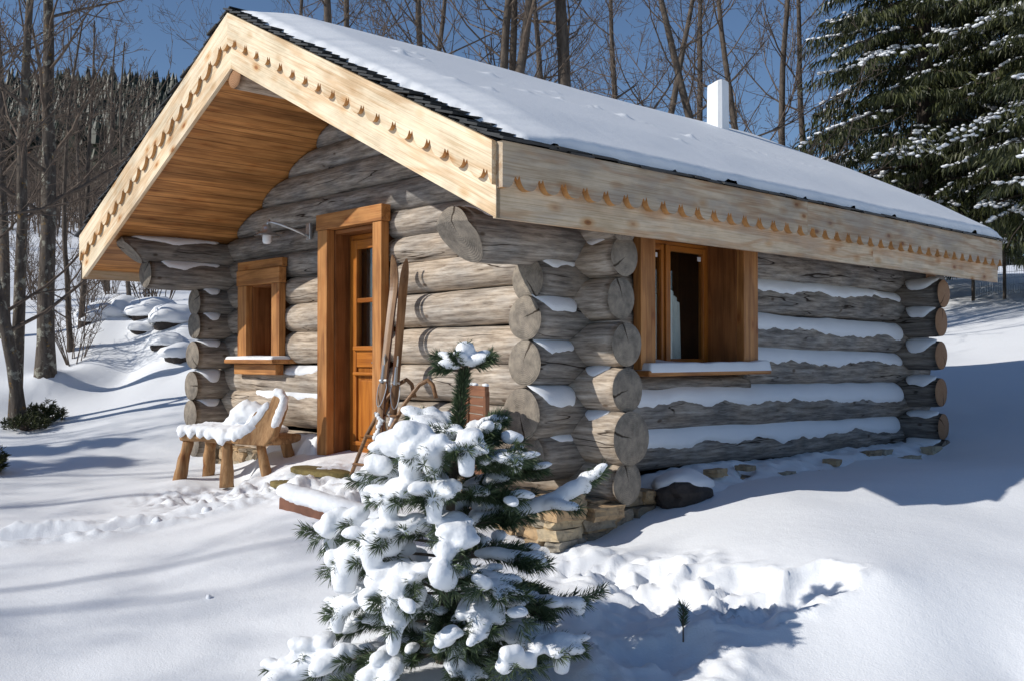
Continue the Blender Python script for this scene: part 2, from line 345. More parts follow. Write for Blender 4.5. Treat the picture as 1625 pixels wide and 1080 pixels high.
SPOTS += [(9.65,-2.95,.07),(8.95,-2.35,.10),(10.2,-3.6,.10),(14.0,-6.5,1.02),(15.8,-6.4,1.45),(16.2,-6.7,1.75),(16.2,-5.8,1.78),(15.7,-5.2,1.65),(14.6,-4.9,.98),(16,-8,1.5),(0,0,-.35),(-6,0,-.5),(0,-6,-.2),(0,6,.0),(2.5,0,-.3),(2,-4,-.2),(2.5,4.5,.1),(6.0,-8,.3),(9,-14,.8),(3,-14,.1),(5,12,1.2),(12,14,2.4),(-15,0,-1),(0,-25,.5),(0,25,1.5),
          (20,0,2.2),(26,10,3.3),(30,0,3.4),(32,-12,3.6),(30,-30,4),(40,30,4.6),(45,0,4.8),(60,-15,8.8),(60,15,5.6),(40,-40,7),
          (7.3,1.15,.22),(8.6,2.6,.22),(9.6,3.9,.25),(7.4,-.5,.28),(8.2,-1.4,.30),(9,-2.3,.25),(8.2,.5,.3),(10,0,.4),(12,1,.7),(10.8,3.6,.6)]
for t in (85, 110):
    for l in (-1.2, -.7, -.4, -.1, .2, .6, 1.1): SPOTS.append((t, l * t, (11 if t == 85 else 14) if l < -.05 else 1.2 + .085 * t))
SP = np.array(SPOTS)
def _w(d, l): return np.arcsinh(d / 5.), np.arcsinh(l / 5.)
def _k(r): return np.sqrt(r * r + .0001)
_a, _b = _w(SP[:, 0], SP[:, 1])
_K = _k(np.hypot(_a[:, None] - _a[None], _b[:, None] - _b[None])) - np.eye(len(SP)) * .001
_P = np.c_[np.ones(len(SP)), _a, _b]
_A = np.block([[_K, _P], [_P.T, np.zeros((3, 3))]])
_C = np.linalg.solve(_A, np.r_[SP[:, 2], 0, 0, 0])
def Gdl(d, l):
    d = np.atleast_1d(np.asarray(d, float)); l = np.atleast_1d(np.asarray(l, float)); a, b = _w(d, l)
    z = _C[-3] + _C[-2] * a + _C[-1] * b
    for i in range(len(SP)): z = z + _C[i] * _k(np.hypot(a - _a[i], b - _b[i]))
    # the wooded hill behind on the left
    dc = np.clip(d, 1, 190); h = np.clip((d - 50) / 40, 0, 1); h = h * h * (3 - 2 * h); s = 1 / (1 + np.exp((l / np.maximum(d, 1) + .14) / .05))
    tgt = 1.2 + dc * (219 + (dc - 70) / 120 * 180) / 1583
    return z * (1 - h * s) + tgt * h * s
def G(x, y):
    d, l = dl(x, y); return float(Gdl(d, l)[0])

def seg_dist(X, Y, pts):
    best = np.full(X.shape, 1e9); 
    for (x0, y0), (x1, y1) in zip(pts, pts[1:]):
        vx, vy = x1 - x0, y1 - y0; t = np.clip(((X - x0) * vx + (Y - y0) * vy) / (vx * vx + vy * vy), 0, 1)
        best = np.minimum(best, np.hypot(X - x0 - t * vx, Y - y0 - t * vy))
    return best
def pts_at(lst):
    out = []
    for px, py, d in lst:
        v = at(px, py, d); out.append((v.x, v.y))
    return out
def build_ground():
    def axis(lo, hi, step, far, g):
        a = list(np.arange(lo, hi, step)); s = step; v = a[-1]
        while v < far[1]: s *= g; v += s; a.append(v)
        s = step; v = a[0]; pre = []
        while v > far[0]: s *= g; v -= s; pre.append(v)
        return np.array(pre[::-1] + a)
    D = axis(3.6, 9.5, .022, (-30, 420), 1.045)
    L = axis(-4.2, 3.9, .024, (-330, 330), 1.06)
    DD, LL = np.meshgrid(D, L, indexing='ij'); d = DD.ravel(); l = LL.ravel()
    Z = Gdl(d, l); X = CAM.x + d * FX + l * RX; Y = CAM.y + d * FY + l * RY
    X = X.copy(); Y = Y.copy()
    near = np.hypot(d - 6, l) < 22
    trail = pts_at([(-60,842,6.9),(40,838,7.0),(150,826,7.1),(250,812,7.3),(340,805,7.5),(430,800,7.7)])
    door = pts_at([(330,778,8.3),(430,775,8.0),(520,770,7.8),(600,790,7.2)])
    fore = pts_at([(870,885,6.0),(960,905,5.7),(1050,930,5.4),(1010,1010,4.75),(1060,1080,4.3)])
    fore2 = pts_at([(1100,960,5.1),(1190,955,5.1),(1290,965,4.95)])
    blob2 = pts_at([(930,900,5.8),(1080,925,5.5)])
    Td = seg_dist(X, Y, trail); Dd = seg_dist(X, Y, door); Fd = seg_dist(X, Y, fore); F2 = seg_dist(X, Y, fore2); B2 = seg_dist(X, Y, blob2)
    holes = [(*pts_at([(px, py, dd)])[0], hr, hd) for px, py, dd, hr, hd in [(975,925,5.55,.13,.10),(1015,950,5.3,.12,.11),(1075,968,5.1,.14,.12),(1130,985,4.95,.13,.12),(1175,958,5.1,.15,.13),(1235,985,4.85,.14,.13),(1285,970,4.9,.14,.12),(1190,1015,4.7,.11,.09),(1075,1045,4.5,.14,.1),(1000,1050,4.5,.12,.09),(905,905,5.85,.12,.08),(1040,912,5.6,.10,.07)]]
    nse = np.zeros(len(d)); nz_ = noise.noise; V = Vector
    idx = np.nonzero(near)[0]
    add = np.zeros(len(d))
    for i in idx:
        x, y = X[i], Y[i]
        z = .035 * nz_(V((x * .55, y * .55, 0))) + .012 * nz_(V((x * 2.1 + y * .8, y * 2.1 - x * .8, 3))) * 1.
        td, dd, fd, f2, b2 = Td[i], Dd[i], Fd[i], F2[i], B2[i]
        if td < .5:
            n = nz_(V((x * 3.6, y * 3.6, 5))); n2 = nz_(V((x * 11, y * 11, 5))); n3 = nz_(V((x * 24, y * 24, 1)))
            c = smooth(1 - td / .17); rim = math.exp(-((td - .22) / .09) ** 2)
            z += -c * (.085 + .05 * n) + rim * (.03 + .05 * n + .035 * n2) + (c * .6 + rim) * .018 * n3
        if dd < .9:
            m = smooth(1.25 - dd / .6); n = nz_(V((x * 4.5, y * 4.5, 9))); n2 = nz_(V((x * 13, y * 13, 9))); n3 = nz_(V((x * 27, y * 27, 2)))
            z += m * (-.02 + .075 * n + .05 * n2 + .02 * n3)
        if fd < .8:
            c = smooth(1 - fd / .26) * .45; rim = .6 * math.exp(-((fd - .30) / .10) ** 2); n = nz_(V((x * 4.2, y * 4.2, 19))); n2 = nz_(V((x * 12, y * 12, 19))); n3 = nz_(V((x * 26, y * 26, 2)))
            z += -c * (.11 + .05 * n) + rim * (.02 + .03 * n) + smooth(1.4 - fd / .42) * (.028 * n + .028 * n2 + .012 * n3)
        for (hx, hy, hr, hd) in holes:
            q2 = (x - hx) ** 2 + (y - hy) ** 2
            if q2 < .3:
                n1 = nz_(V((x * 5, y * 5, 51))); n2 = nz_(V((x * 14, y * 14, 19))); n3 = nz_(V((x * 30, y * 30, 7)))
                q = math.sqrt(q2) / hr * (1 + .35 * n1 + .15 * n2); c = smooth(1.35 - q * .85)
                z += -c * hd * .72 * (1 + .3 * n2) + math.exp(-((q - 1.45) / .28) ** 2) * (.012 + .014 * n2 + .009 * n3) + smooth(2.2 - q) * (.010 * n2 + .008 * n3)
        if b2 < .6:
            n = nz_(V((x * 7, y * 7, 29))); n2 = nz_(V((x * 18, y * 18, 29))); z += smooth(1.1 - b2 / .4) * (.04 * n + .03 * n2)
        add[i] = z
    Z = Z + add
    # snow drifted against the walls and packed under the house
    far = ~near
    Z[far] += .5 * np.sin(X[far] * .13 + 1) * np.cos(Y[far] * .11) * np.clip((d[far] - 25) / 60, 0, 1)
    inside = (X > -4.75) & (X < -.05) & (Y > .05) & (Y < 4.7); Z[inside] = np.minimum(Z[inside], .1)
    n0, n1 = DD.shape; v = np.c_[X, Y, Z]
    ii, jj = np.meshgrid(np.arange(n0 - 1), np.arange(n1 - 1), indexing='ij'); a = (ii * n1 + jj).ravel()
    f = np.c_[a, a + n1, a + n1 + 1, a + 1]
    # normals up
    me = bpy.data.meshes.new('snow_ground'); me.vertices.add(len(v)); me.vertices.foreach_set('co', v.ravel())
    f = f[:, ::-1]
    me.loops.add(f.size); me.loops.foreach_set('vertex_index', f.ravel().astype(np.int32)); me.polygons.add(len(f)); me.polygons.foreach_set('loop_start', np.arange(0, f.size, 4, dtype=np.int32)); me.polygons.foreach_set('loop_total', np.full(len(f), 4, dtype=np.int32))
    me.polygons.foreach_set('use_smooth', [True] * len(f)); me.update(calc_edges=True); me.validate()
    me.materials.append(M_GSNOW)
    if me.polygons[0].normal.z < 0: me.flip_normals()
    o = bpy.data.objects.new('snow_ground', me); COL.objects.link(o); tag(o, kind='structure')
build_ground()

# ------------------------------------------------------------------ the cabin
cabin = thing('log_cabin', 'small weathered round-log cabin with snowy roof and scalloped pine bargeboards', 'cabin', (0, 0, 0))
XA, WR, SL, ZT = -2.42, 3.04, .482, 3.85
YF, YB = -1.32, 5.78
def ztop(x): return ZT - SL * abs(x - XA)
SEED = [0]
def make_log(p0, p1, r0, r1, color, snows=(), cut=None, dome=.015, bend=.012, nm='log', parent=None, endcol=None):
    p0 = Vector(p0); p1 = Vector(p1); SEED[0] += 1; sd = SEED[0] * 7.31
    Lg = (p1 - p0).length; M = frame_from(p0, p1 - p0); k = 28; n = max(3, int(Lg / .06))
    def rad(x, a):
        t = x / Lg; r = r0 + (r1 - r0) * t
        return r * (1 + .06 * nz(x * 1.1, sd, math.cos(a) * .9) + .035 * nz(x * 4, sd + 3, math.cos(a)) + .015 * nz(x * 9, math.sin(a) * 2, math.cos(a) * 2 + sd) + .07 * nz(math.cos(a) * .8, math.sin(a) * .8, sd))
    def cen(x): return (bend * nz(x * .6, sd, 1.) * min(1, x * 3), bend * nz(x * .6, sd, 7.))
    mb = MB(); xs = [Lg * i / n for i in range(n + 1)]
    for x in xs:
        cy, cz = cen(x)
        ed = min(x, Lg - x); rf = 1 - .05 * max(0, 1 - ed / .012)
        for j in range(k):
            a = 2 * math.pi * j / k; r = rad(x, a) * rf
            mb.v.append((x, cy + r * math.sin(a), cz + r * math.cos(a)))
    for i in range(n):
        for j in range(k):
            a = i * k + j; b = i * k + (j + 1) % k; mb.f.append((a, a + k, b + k, b)); mb.m.append(0)
    for e, x, s in ((0, 0., -1), (n, Lg, 1)):
        cy, cz = cen(x); prev = [e * k + j for j in range(k)]
        for q in (.94, .6, .25):
            base = len(mb.v)
            for j in range(k):
                a = 2 * math.pi * j / k; r = rad(x, a) * q
                mb.v.append((x + s * (dome * (1 - q * q) + .002 * nz(r * math.cos(a) * 30, r * math.sin(a) * 30, sd)), cy + r * math.sin(a), cz + r * math.cos(a)))
            cur = [base + j for j in range(k)]
            for j in range(k):
                q4 = (prev[j], prev[(j + 1) % k], cur[(j + 1) % k], cur[j]); mb.f.append(q4 if s > 0 else q4[::-1]); mb.m.append(1)
            prev = cur
        mb.f.append(tuple(prev if s > 0 else prev[::-1])); mb.m.append(1)
    if endcol is not None: color = (color[0], color[1], endcol, 1)
    o = mb.build(nm, [M_LOG, M_END], parent or cabin, None, True, color); o.matrix_basis = M
    if cut:
        bm = bmesh.new(); bm.from_mesh(o.data); inv = M.inverted(); inr = inv.to_3x3()
        for (co, no) in cut:
            rr_ = bmesh.ops.bisect_plane(bm, geom=bm.verts[:] + bm.edges[:] + bm.faces[:], plane_co=inv @ Vector(co), plane_no=inr @ Vector(no), clear_outer=True)
            ed_ = [g for g in rr_['geom_cut'] if isinstance(g, bmesh.types.BMEdge)]
            if ed_:
                for f_ in bmesh.ops.edgenet_fill(bm, edges=ed_).get('faces', []): f_.material_index = 1; f_.smooth = False
        bm.to_mesh(o.data); bm.free()
    # snow lying on the shoulder; angles measured from the top towards the outside
    for (xa, xb, a0, a1, th, rag) in snows:
        sb = MB(); nx = max(4, int((xb - xa) / .022)); na = 9; xa += .0; sd2 = random.random() * 99
        for i in range(nx + 1):
            x = xa + (xb - xa) * i / nx; e = min(x - xa, xb - x); cy, cz = cen(min(max(x, 0), Lg))
            nn = nz(x * 1.1, sd2, 6) * .9 + nz(x * 3, sd2) * .9 + nz(x * 9, sd2, 4) * .35 + nz(x * 30, sd2, 9) * .12
            en = smooth((e + .004) / .10) ** .5
            ae = a0 + (a1 - a0) * (.25 + .75 * en) + R_(rag) * nn * en
            tm = th * (.35 + .65 * en) * (1 + .3 * nz(x * 3, sd2, 2))
            for j in range(na + 1):
                t = j / na; a = a0 + (ae - a0) * t; h = tm * (max(0., 1 - t ** 3.) ** .5) - .004 * (t > .99)
                r = rad(min(max(x, 0), Lg), -a % (2 * math.pi)) + h + .0015
                sb.v.append((x, cy - r * math.sin(a), cz + r * math.cos(a)))
        for i in range(nx):
            for j in range(na):
                a = i * (na + 1) + j; sb.f.append((a, a + 1, a + na + 2, a + na + 1)); sb.m.append(0)
        # close ends
        for i in (0, nx):
            b = i * (na + 1); sb.f.append(tuple(range(b, b + na + 1)) if i else tuple(reversed(range(b, b + na + 1)))); sb.m.append(0)
        s = sb.build('snow', M_SNOW, o, None, True)
    return o
def soffit_cut():
    n1 = Vector((SL, 0, 1)).normalized(); n2 = Vector((-SL, 0, 1)).normalized(); c = Vector((XA, 0, 3.485))
    return [(c, n1), (c, n2)]
CUT = soffit_cut()
d2 = R_
# side wall (runs back from the near corner); red of the colour = tan, green = tint
WY0, WY1 = .50, 1.80
rows = [(.53, .43, .157), (.82, .745, .172), (1.147, 1.06, .155), (1.434, 1.35, .150), (1.70, 1.665, .148), (1.96, 1.98, .165)]
def zr(a, b, y): return a + (b - a) * (y / 4.75)
for i, (za, zb, r) in enumerate(rows):
    p = -.50 + [.03, -.03, .0, .0, .03, 0][i]; g = (rnd(0, .15), rnd(.98, 1.12), 0, 1)
    st = (.02, .40, d2(10), d2(66), .02, 26) if i not in (0, 5) else (.10, .40, d2(24), d2(50), .015, 14)
    if i < 2:
        make_log((0, p, zr(za, zb, p)), (0, 5.25, zr(za, zb, 5.25)), r * 1.04, r * .96, g,
                 [st, (.50 - p - .12, 4.62 - p, d2(16), d2(78), .032, 20), (4.9 - p, 5.2 - p, d2(16), d2(70), .03, 24)])
    else:
        if i == 5:
            make_log((0, -1.12, za - .01), (0, WY0 - .05, zr(za, zb, WY0)), .175, r, g, [(.10, .9, d2(-15), d2(48), .018, 14)], cut=CUT + [((0, -.93, 1.78), Vector((0, -1, -.85)))])
        else: make_log((0, p, zr(za, zb, p)), (0, WY0 - .04, zr(za, zb, WY0)), r * 1.02, r, g, [st])
        make_log((0, WY1 + .04, zr(za, zb, WY1)), (0, 5.25 if i < 5 else 5.6, zr(za, zb, 5.25)), r, r * .95, (rnd(0, .12), rnd(1.0, 1.15), 0, 1),
                 [(.0, 4.62 - WY1, d2(24), d2([0, 0, 74, 76, 62, 40][i]), .026, 26)] if i < 5 else [], cut=CUT if i == 5 else None)
make_log((.06, .42, .985), (.06, 1.93, .965), .075, .075, (.1, 1.0, 0, 1))
make_log((0, -.9, 2.24), (0, 5.5, 2.24), .13, .13, (0, .95, 0, 1), [(.05, .8, d2(-30), d2(60), .012, 14)], cut=CUT)
# front wall
DX0, DX1, SX0, SX1 = -2.86, -2.02, -4.32, -3.64
fr = [(.37, .147), (.66, .182), (.98, .152), (1.275, .150), (1.56, .138), (1.83, .135), (2.06, .125), (2.285, .122)]
for i, (z, r) in enumerate(fr):
    lt = (.40, rnd(1.2, 1.36), 0, 1) if i < 7 else (.2, 1.2, 0, 1); e = .45 + [0, .03, .0, .0, -.05, -.02, -.02, -.45][i]
    sn = [(2.42 - XA * 0 + 0, 0, 0, 0, 0, 0)]
    rl = -DX1 + 0
    es = [(-DX1 + .17, -DX1 + .38, d2(20), d2(58), .015, 16)] if i in (1, 2, 5) else []
    make_log((DX1 - .02, 0, z), (e, 0, z + [0, 0, 0, 0, .01, .02, 0, 0][i]), r * .97, r * 1.03, lt, es, cut=CUT if i > 4 else None)
    lc = (rnd(.55, .85), rnd(1.15, 1.35), 0, 1) if i < 6 else (.1, .95, 0, 1)
    zz = z + [-.02, .05, -.03, .0, -.01, -.02, 0, 0][i]
    if i in (3, 4, 5):
        make_log((-5.28, 0, zz), (SX0, 0, zz), r, r, (.2, .95, 0, 1))
        make_log((SX1, 0, zz), (DX0, 0, zz), r * 1.04, r, lc, [(.05, .6, d2(20), d2(55), .012, 20)] if i == 99 else [])
    else:
        make_log((-5.28, 0, zz), (DX0, 0, zz), r, r, lc, [(.85, 2.2, d2(20), d2(60), .02, 14)] if i == 2 else ([(1.1, 2.3, d2(25), d2(62), .012, 20)] if i == 1 else []), cut=CUT if i > 5 else None)
for z, r in [(2.52, .135), (2.77, .13), (3.0, .125), (3.22, .12), (3.40, .11)]:
    hw = (3.62 - z) / SL + .1
    make_log((max(-5.2, XA - hw), 0, z), (min(.35, XA + hw), 0, z), r, r, (.05, 1.15, 0, 1), cut=CUT, bend=.03)
# left wall with its protruding ends
for i, (z, r, p) in enumerate([(.33, .14, -.45), (.618, .145, -.48), (.90, .15, -.47), (1.206, .145, -.46), (1.497, .14, -.44), (1.744, .14, -.44), (1.99, .145, -.95), (2.22, .13, -1.2)]):
    col = (.3 if i < 5 else .05, .85, 0, 1)
    make_log((-4.84, p, z), (-4.84, 5.25, z), r, r * .95, col, [(.04 if i < 6 else .1, -p - .17, d2(-10), d2(64 if i < 6 else 45), .022, 24)], cut=(CUT + ([((-4.84, -1.0, 2.1), Vector((0, -1, -1.1)))] if i == 7 else [])) if i > 5 else None)
# back wall, ends showing past the far corner
for i, (z, r) in enumerate([(.22, .16), (.50, .13), (.847, .145), (1.206, .145), (1.53, .145), (1.81, .145), (2.02, .12)]):
    e = .47 + [.04, .02, 0, .0, .0, .03, -.1][i]
    make_log((-5.25, 4.75, z), (e, 4.75, z), r, r, (.1, .7, 0, 1), [(5.25 + .14, 5.25 + e - .03, d2(8), d2(72), .028, 24)] if i < 6 else [], cut=CUT if i > 4 else None, endcol=.75 if i > 0 else .2)
# back gable logs
for z, r in [(2.28, .13), (2.52, .13), (2.77, .13), (3.0, .125), (3.22, .12), (3.40, .11)]:
    hw = (3.62 - z) / SL + .1
    make_log((max(-5.2, XA - hw), 4.75, z), (min(.3, XA + hw), 4.75, z), r, r, (.05, .9, 0, 1), cut=CUT)
make_log((XA, YF + .03, 3.37), (XA, YB - .05, 3.37), .10, .10, (1., 1.2, .9, 1), nm='ridge_log', cut=[(Vector((XA, 0, 3.52)), Vector((SL, 0, 1)).normalized()), (Vector((XA, 0, 3.52)), Vector((-SL, 0, 1)).normalized())])

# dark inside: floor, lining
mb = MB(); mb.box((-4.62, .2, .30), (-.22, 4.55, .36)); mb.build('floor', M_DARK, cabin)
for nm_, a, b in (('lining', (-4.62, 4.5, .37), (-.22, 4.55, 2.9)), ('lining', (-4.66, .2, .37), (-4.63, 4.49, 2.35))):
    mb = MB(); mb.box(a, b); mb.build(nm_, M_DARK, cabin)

# roof: soffit boards, decking slab, slates, snow
for s in (-1, 1):
    xe = XA + s * (WR - .0)
    X = Vector((0, 1, 0)); slope = Vector((s, 0, -SL)).normalized()
    mb = MB(); d0 = 3.50
    def P(x, y, dz): return Vector((x, y, d0 - SL * abs(x - XA) + dz))
    x1 = XA + s * (WR - .03)
    vs = [P(XA, YF + .03, 0), P(x1, YF + .03, 0), P(x1, YB - .03, 0), P(XA, YB - .03, 0), P(XA, YF + .03, .06), P(x1, YF + .03, .06), P(x1, YB - .03, .06), P(XA, YB - .03, .06)]
    mb.add(vs, [(0, 1, 2, 3), (7, 6, 5, 4), (0, 4, 5, 1), (1, 5, 6, 2), (2, 6, 7, 3), (3, 7, 4, 0)])
    M = Matrix((X, slope, X.cross(slope))).transposed().to_4x4(); M.translation = P(XA, 0, 0)
    mb.build('soffit', M_SOFF, cabin, M)
    mb = MB(); d0 = ZT
    x1 = XA + s * (WR + .005); y0, y1 = YF + .01, YB + .0
    vs = [P(XA, y0, -.03), P(x1, y0, -.03), P(x1, y1, -.03), P(XA, y1, -.03), P(XA, y0, .008), P(x1, y0, .008), P(x1, y1, .008), P(XA, y1, .008)]
    mb.add(vs, [(0, 1, 2, 3), (7, 6, 5, 4), (0, 4, 5, 1), (1, 5, 6, 2), (2, 6, 7, 3), (3, 7, 4, 0)]); mb.build('roof_deck', M_SLATE, cabin)
    # slates along the front rake and the eave
    mb = MB(); LS = WR * math.hypot(1, SL) + .05; nrow = int(LS / .105)
    cs = 1 / math.hypot(1, SL)
    def slate(u0, u1, ya, yb, lift, jit=.006):
        # u along slope, box tilted up at its lower edge
        pts = []
        for (u, y, h) in ((u0, ya, .012), (u1, ya, .012 + lift), (u1, yb, .012 + lift), (u0, yb, .012), (u0, ya, .024), (u1, ya, .026 + lift), (u1, yb, .026 + lift), (u0, yb, .024)):
            x = XA + s * u * cs + s * h * SL * cs; z = ZT - SL * u * cs + h * cs
            pts.append(Vector((x + rnd(-.002, .002), y, z + rnd(-.002, .002))))
        mb.add(pts, [(3, 2, 1, 0), (4, 5, 6, 7), (0, 1, 5, 4), (1, 2, 6, 5), (2, 3, 7, 6), (3, 0, 4, 7)])
    for rI in range(nrow + 1):
        u1 = min(LS + .03, (rI + 1) * LS / nrow); y = YF - .035 + rnd(-.022, .012)
        for q in range(4):
            w = rnd(.13, .22); slate(u1 - .16, u1 + rnd(-.012, .012), y, y + w - .004, rnd(.018, .03)); y += w
        yy = YB + .02
        slate(u1 - .16, u1, yy - .2, yy, .022)
    y = YF - .03
    while y < YB:
        w = rnd(.14, .24); slate(LS - .2, LS + .014 + rnd(-.012, .02), y, y + w - .003, rnd(.012, .022)); y += w
    for y in np.arange(YF - .02, YB, .24):
        slate(-.01, .13, y, y + .225, .02)
    mb.build('roof_slates', M_SLATE, cabin)

def roof_snow():
    U = WR * math.hypot(1, SL) + .012; cs = 1 / math.hypot(1, SL); nu = 150; mb = MB()
    us = [-U + 2 * U * i / (2 * nu) for i in range(2 * nu + 1)]
    ys = list(np.arange(YF, YB + .12, .035)); 
    lumps = [(1.0 + 1.6 * random.random(), YF + rnd(.5, 3.4), rnd(.02, .05), rnd(.015, .035)) for _ in range(16)]
    tr = [(rnd(1.2, 1.6), .2)]
    def h(u, y):
        au = abs(u); k = au / U
        e0 = .05 + .16 * k ** 2 + .05 * nz(au * 3.1, 4.4) + .03 * nz(au * 11, 2.) + .012 * nz(au * 30, 2.)
        ef = (y - (YF + e0)); ee = (U - .008 - .02 * nz(y * 4, 8) - .012 * nz(y * 14, 8)) - au; eb = YB + .09 - y
        T = (.035 + .065 * smooth(ef / .45)) + .015 * nz(u * .9, y * .5, 3) + .03 * smooth((y - 3) / 3)
        f = 1.
        f *= smooth(.05 + ef / .06) ** .5 if ef > -.01 else 0
        f *= math.sqrt(max(0, min(1, ee / .05))) if ee > 0 else 0
        f *= math.sqrt(max(0, min(1, eb / .30)))
        T *= .55 + .45 * smooth(ee / .9)
        t = T * f
        if f > .9 and u > 0:
            for (lu, ly, lr, lh) in lumps:
                q = ((u - lu) ** 2 + (y - ly) ** 2) / lr ** 2
                if q < 6: t += lh * math.exp(-q)
            w = abs(u - (1.75 + .33 * math.sin(y * 1.2) * .25 + .1 * (y - 1)))
            if w < .06 and 0 < y < 4.4: t += .014 * nz(u * 28, y * 22, 2)
        t += .004 * nz(u * 3, y * 2, 9) * f
        # round off the ridge
        return t - .028 * math.exp(-(u / .10) ** 2) * (f > 0)
    bare = []
    for u in us:
        for y in ys:
            t = h(u, y); s = 1 if u >= 0 else -1; hh = (.045 + t) if t > .0012 else .034; bare.append(t <= .0012)
            x = XA + u * cs + (hh * SL * cs * s if abs(u) > .15 else hh * SL * cs * u / .15); mb.v.append((x, y, ZT - SL * abs(u) * cs + hh * cs))
    m = len(ys)
    for i in range(len(us) - 1):
        for j in range(m - 1):
            a = i * m + j
            if bare[a] and bare[a + 1] and bare[a + m] and bare[a + m + 1]: continue
            mb.f.append((a, a + m, a + m + 1, a + 1)); mb.m.append(0)
    mb.build('roof_snow', M_SNOW, cabin, None, True)
roof_snow()

# scalloped bargeboards; the plank runs along its own x axis
PER = .187
def scallop(s):
    t = (s / PER) % 1.0                     # 0 and 1: centre of the fishtail notch
    e = min(t, 1 - t)
    if e < .085: return .046 - .034 * (1 - e / .085)      # small centre tooth between two peaks
    q = (e - .085) / .415
    return .046 * (1 - q) ** 3.2 - .036 * math.sqrt(max(0, 1 - (1 - q) ** 2))
def board(name, p, along, L, dtop, dbot, y_off, th, mtr, scal=False, vend=(0, 0), s0=0., zdrop=None, thick_dir=None, color=None, vert=True):
    """plank hanging below the line p + along*s ; drops measured straight down"""
    mb = MB(); n = int(L / .0085) if scal else 2; A = along.normalized(); T = thick_dir
    for i in range(n + 1):
        s = L * i / n; q = p + A * s
        b = dbot - (scallop(s + s0) if scal else 0)
        for zz in (dtop, b):
            for k in (y_off, y_off + th): mb.v.append(tuple(q + Vector((0, 0, -zz)) + T * k))
    for i in range(n):
        a = 4 * i; c = a + 4
        mb.f += [(a + 1, c + 1, c + 3, a + 3), (a, a + 2, c + 2, c), (a, c, c + 1, a + 1), (a + 2, a + 3, c + 3, c + 2)]; mb.m += [0, 0, 0, 1 if scal else 0]
    e = 4 * n; mb.f += [(0, 1, 3, 2), (e, e + 2, e + 3, e + 1)]; mb.m += [0, 0]
    M = frame_from(p + Vector((0, 0, -.2)), A if A.y == 0 else A, Vector((0, 0, 1)))
    o = mb.build(name, [mtr, M_CUT] if scal else mtr, cabin, M)
    bm = bmesh.new(); bm.from_mesh(o.data); bmesh.ops.recalc_face_normals(bm, faces=bm.faces); bm.to_mesh(o.data); bm.free()
    return o
out = Vector((0, -1, 0)); LR = WR * math.hypot(1, SL)
for s in (-1, 1):
    A = Vector((s, 0, -SL)); p = Vector((XA, YF, ZT))
    board('bargeboard', p, A, LR, .005, .425 + .0, -.03, .032, M_FASC, thick_dir=out)
    board('scalloped_board', p, A, LR, .0, .215, .003, .03, M_FASC, True, s0=.05, thick_dir=out)
    p2 = Vector((XA, YB, ZT)); board('bargeboard', p2, A, LR, .005, .425, -.03, .032, M_FASC, thick_dir=Vector((0, 1, 0)))
for s in (-1, 1):
    o_ = Vector((s, 0, 0)); xe = XA + s * WR; ze = ZT - SL * WR
    mm = M_FASC2
    cuts = [(YF + .004, 1.55), (1.556, YB - .0)] if s > 0 else [(YF + .004, YB)]
    for (a, b) in [(YF + .004, 3.05), (3.054, YB)]: board('eave_board', Vector((xe, a, ze)), Vector((0, 1, 0)), b - a, .01, .425, -.03, .03, mm, thick_dir=o_)
    for (a, b) in [(YF + .004, 1.9), (1.903, YB)]: board('scalloped_board', Vector((xe, a, ze)), Vector((0, 1, 0)), b - a, .002, .225, .003, .045, M_FASC3, True, s0=(a - YF) + .07, thick_dir=o_)

# chimney
mb = MB(); c = Vector((-2.03, 4.6, 0)); w = .11
for ring in [(3.55, w), (4.29, w * .95), (4.325, w * .93), (4.338, w * .8)]:
    z, q = ring
    for i in range(16):
        a = 2 * math.pi * (i + .5) / 16; r = q / max(abs(math.cos(a)), abs(math.sin(a))) * (.97 if i % 2 else 1); r = min(r, q * 1.3)
        mb.v.append((c.x + r * math.cos(a), c.y + r * math.sin(a), z + (.03 * math.cos(a) if z > 4 else 0)))
for k in range(3):
    for i in range(16): a = k * 16 + i; b = k * 16 + (i + 1) % 16; mb.f.append((a, b, b + 16, a + 16)); mb.m.append(0)
mb.f.append(tuple(48 + i for i in range(16))); mb.m.append(0)
mb.build('chimney', M_WHITE, cabin)

# ---- door
def plank_box(name, a, b, mtr, parent=cabin, axis='z', bw=.006, color=None):
    a = Vector(a); b = Vector(b); mb = MB(); mb.box(a, b); c = (a + b) / 2
    ax = {'x': Vector((1, 0, 0)), 'y': Vector((0, 1, 0)), 'z': Vector((0, 0, 1))}[axis]
    up = Vector((0, 0, 1)) if axis != 'z' else Vector((0, 1, 0))
    M = frame_from(c, ax, up)
    o = mb.build(name, mtr, parent, M); bevel(o, bw); return o
dr = bpy.data.objects.new('door_frame', None); COL.objects.link(dr); dr.parent = cabin
plank_box('jamb', (-2.925, -.215, .30), (-2.775, -.135, 2.30), M_FRAME, dr)
plank_box('jamb', (-2.095, -.215, .30), (-1.97, -.135, 2.30), M_FRAME, dr)
plank_box('lintel', (-2.935, -.225, 2.302), (-1.955, -.13, 2.44), M_FRAME, dr, 'x')
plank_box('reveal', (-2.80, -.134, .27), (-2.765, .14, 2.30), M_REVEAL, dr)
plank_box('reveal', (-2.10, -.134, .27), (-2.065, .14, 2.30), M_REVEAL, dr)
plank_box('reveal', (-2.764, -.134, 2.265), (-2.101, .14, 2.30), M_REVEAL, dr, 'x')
plank_box('threshold', (-2.764, -.26, .235), (-2.101, .14, .275), M_DARK, dr, 'x')
door = bpy.data.objects.new('door', None); COL.objects.link(door); door.parent = cabin
yd = .0
plank_box('outer_frame', (-2.764, yd + .02, .276), (-2.715, yd + .12, 2.264), M_DOOR, door)
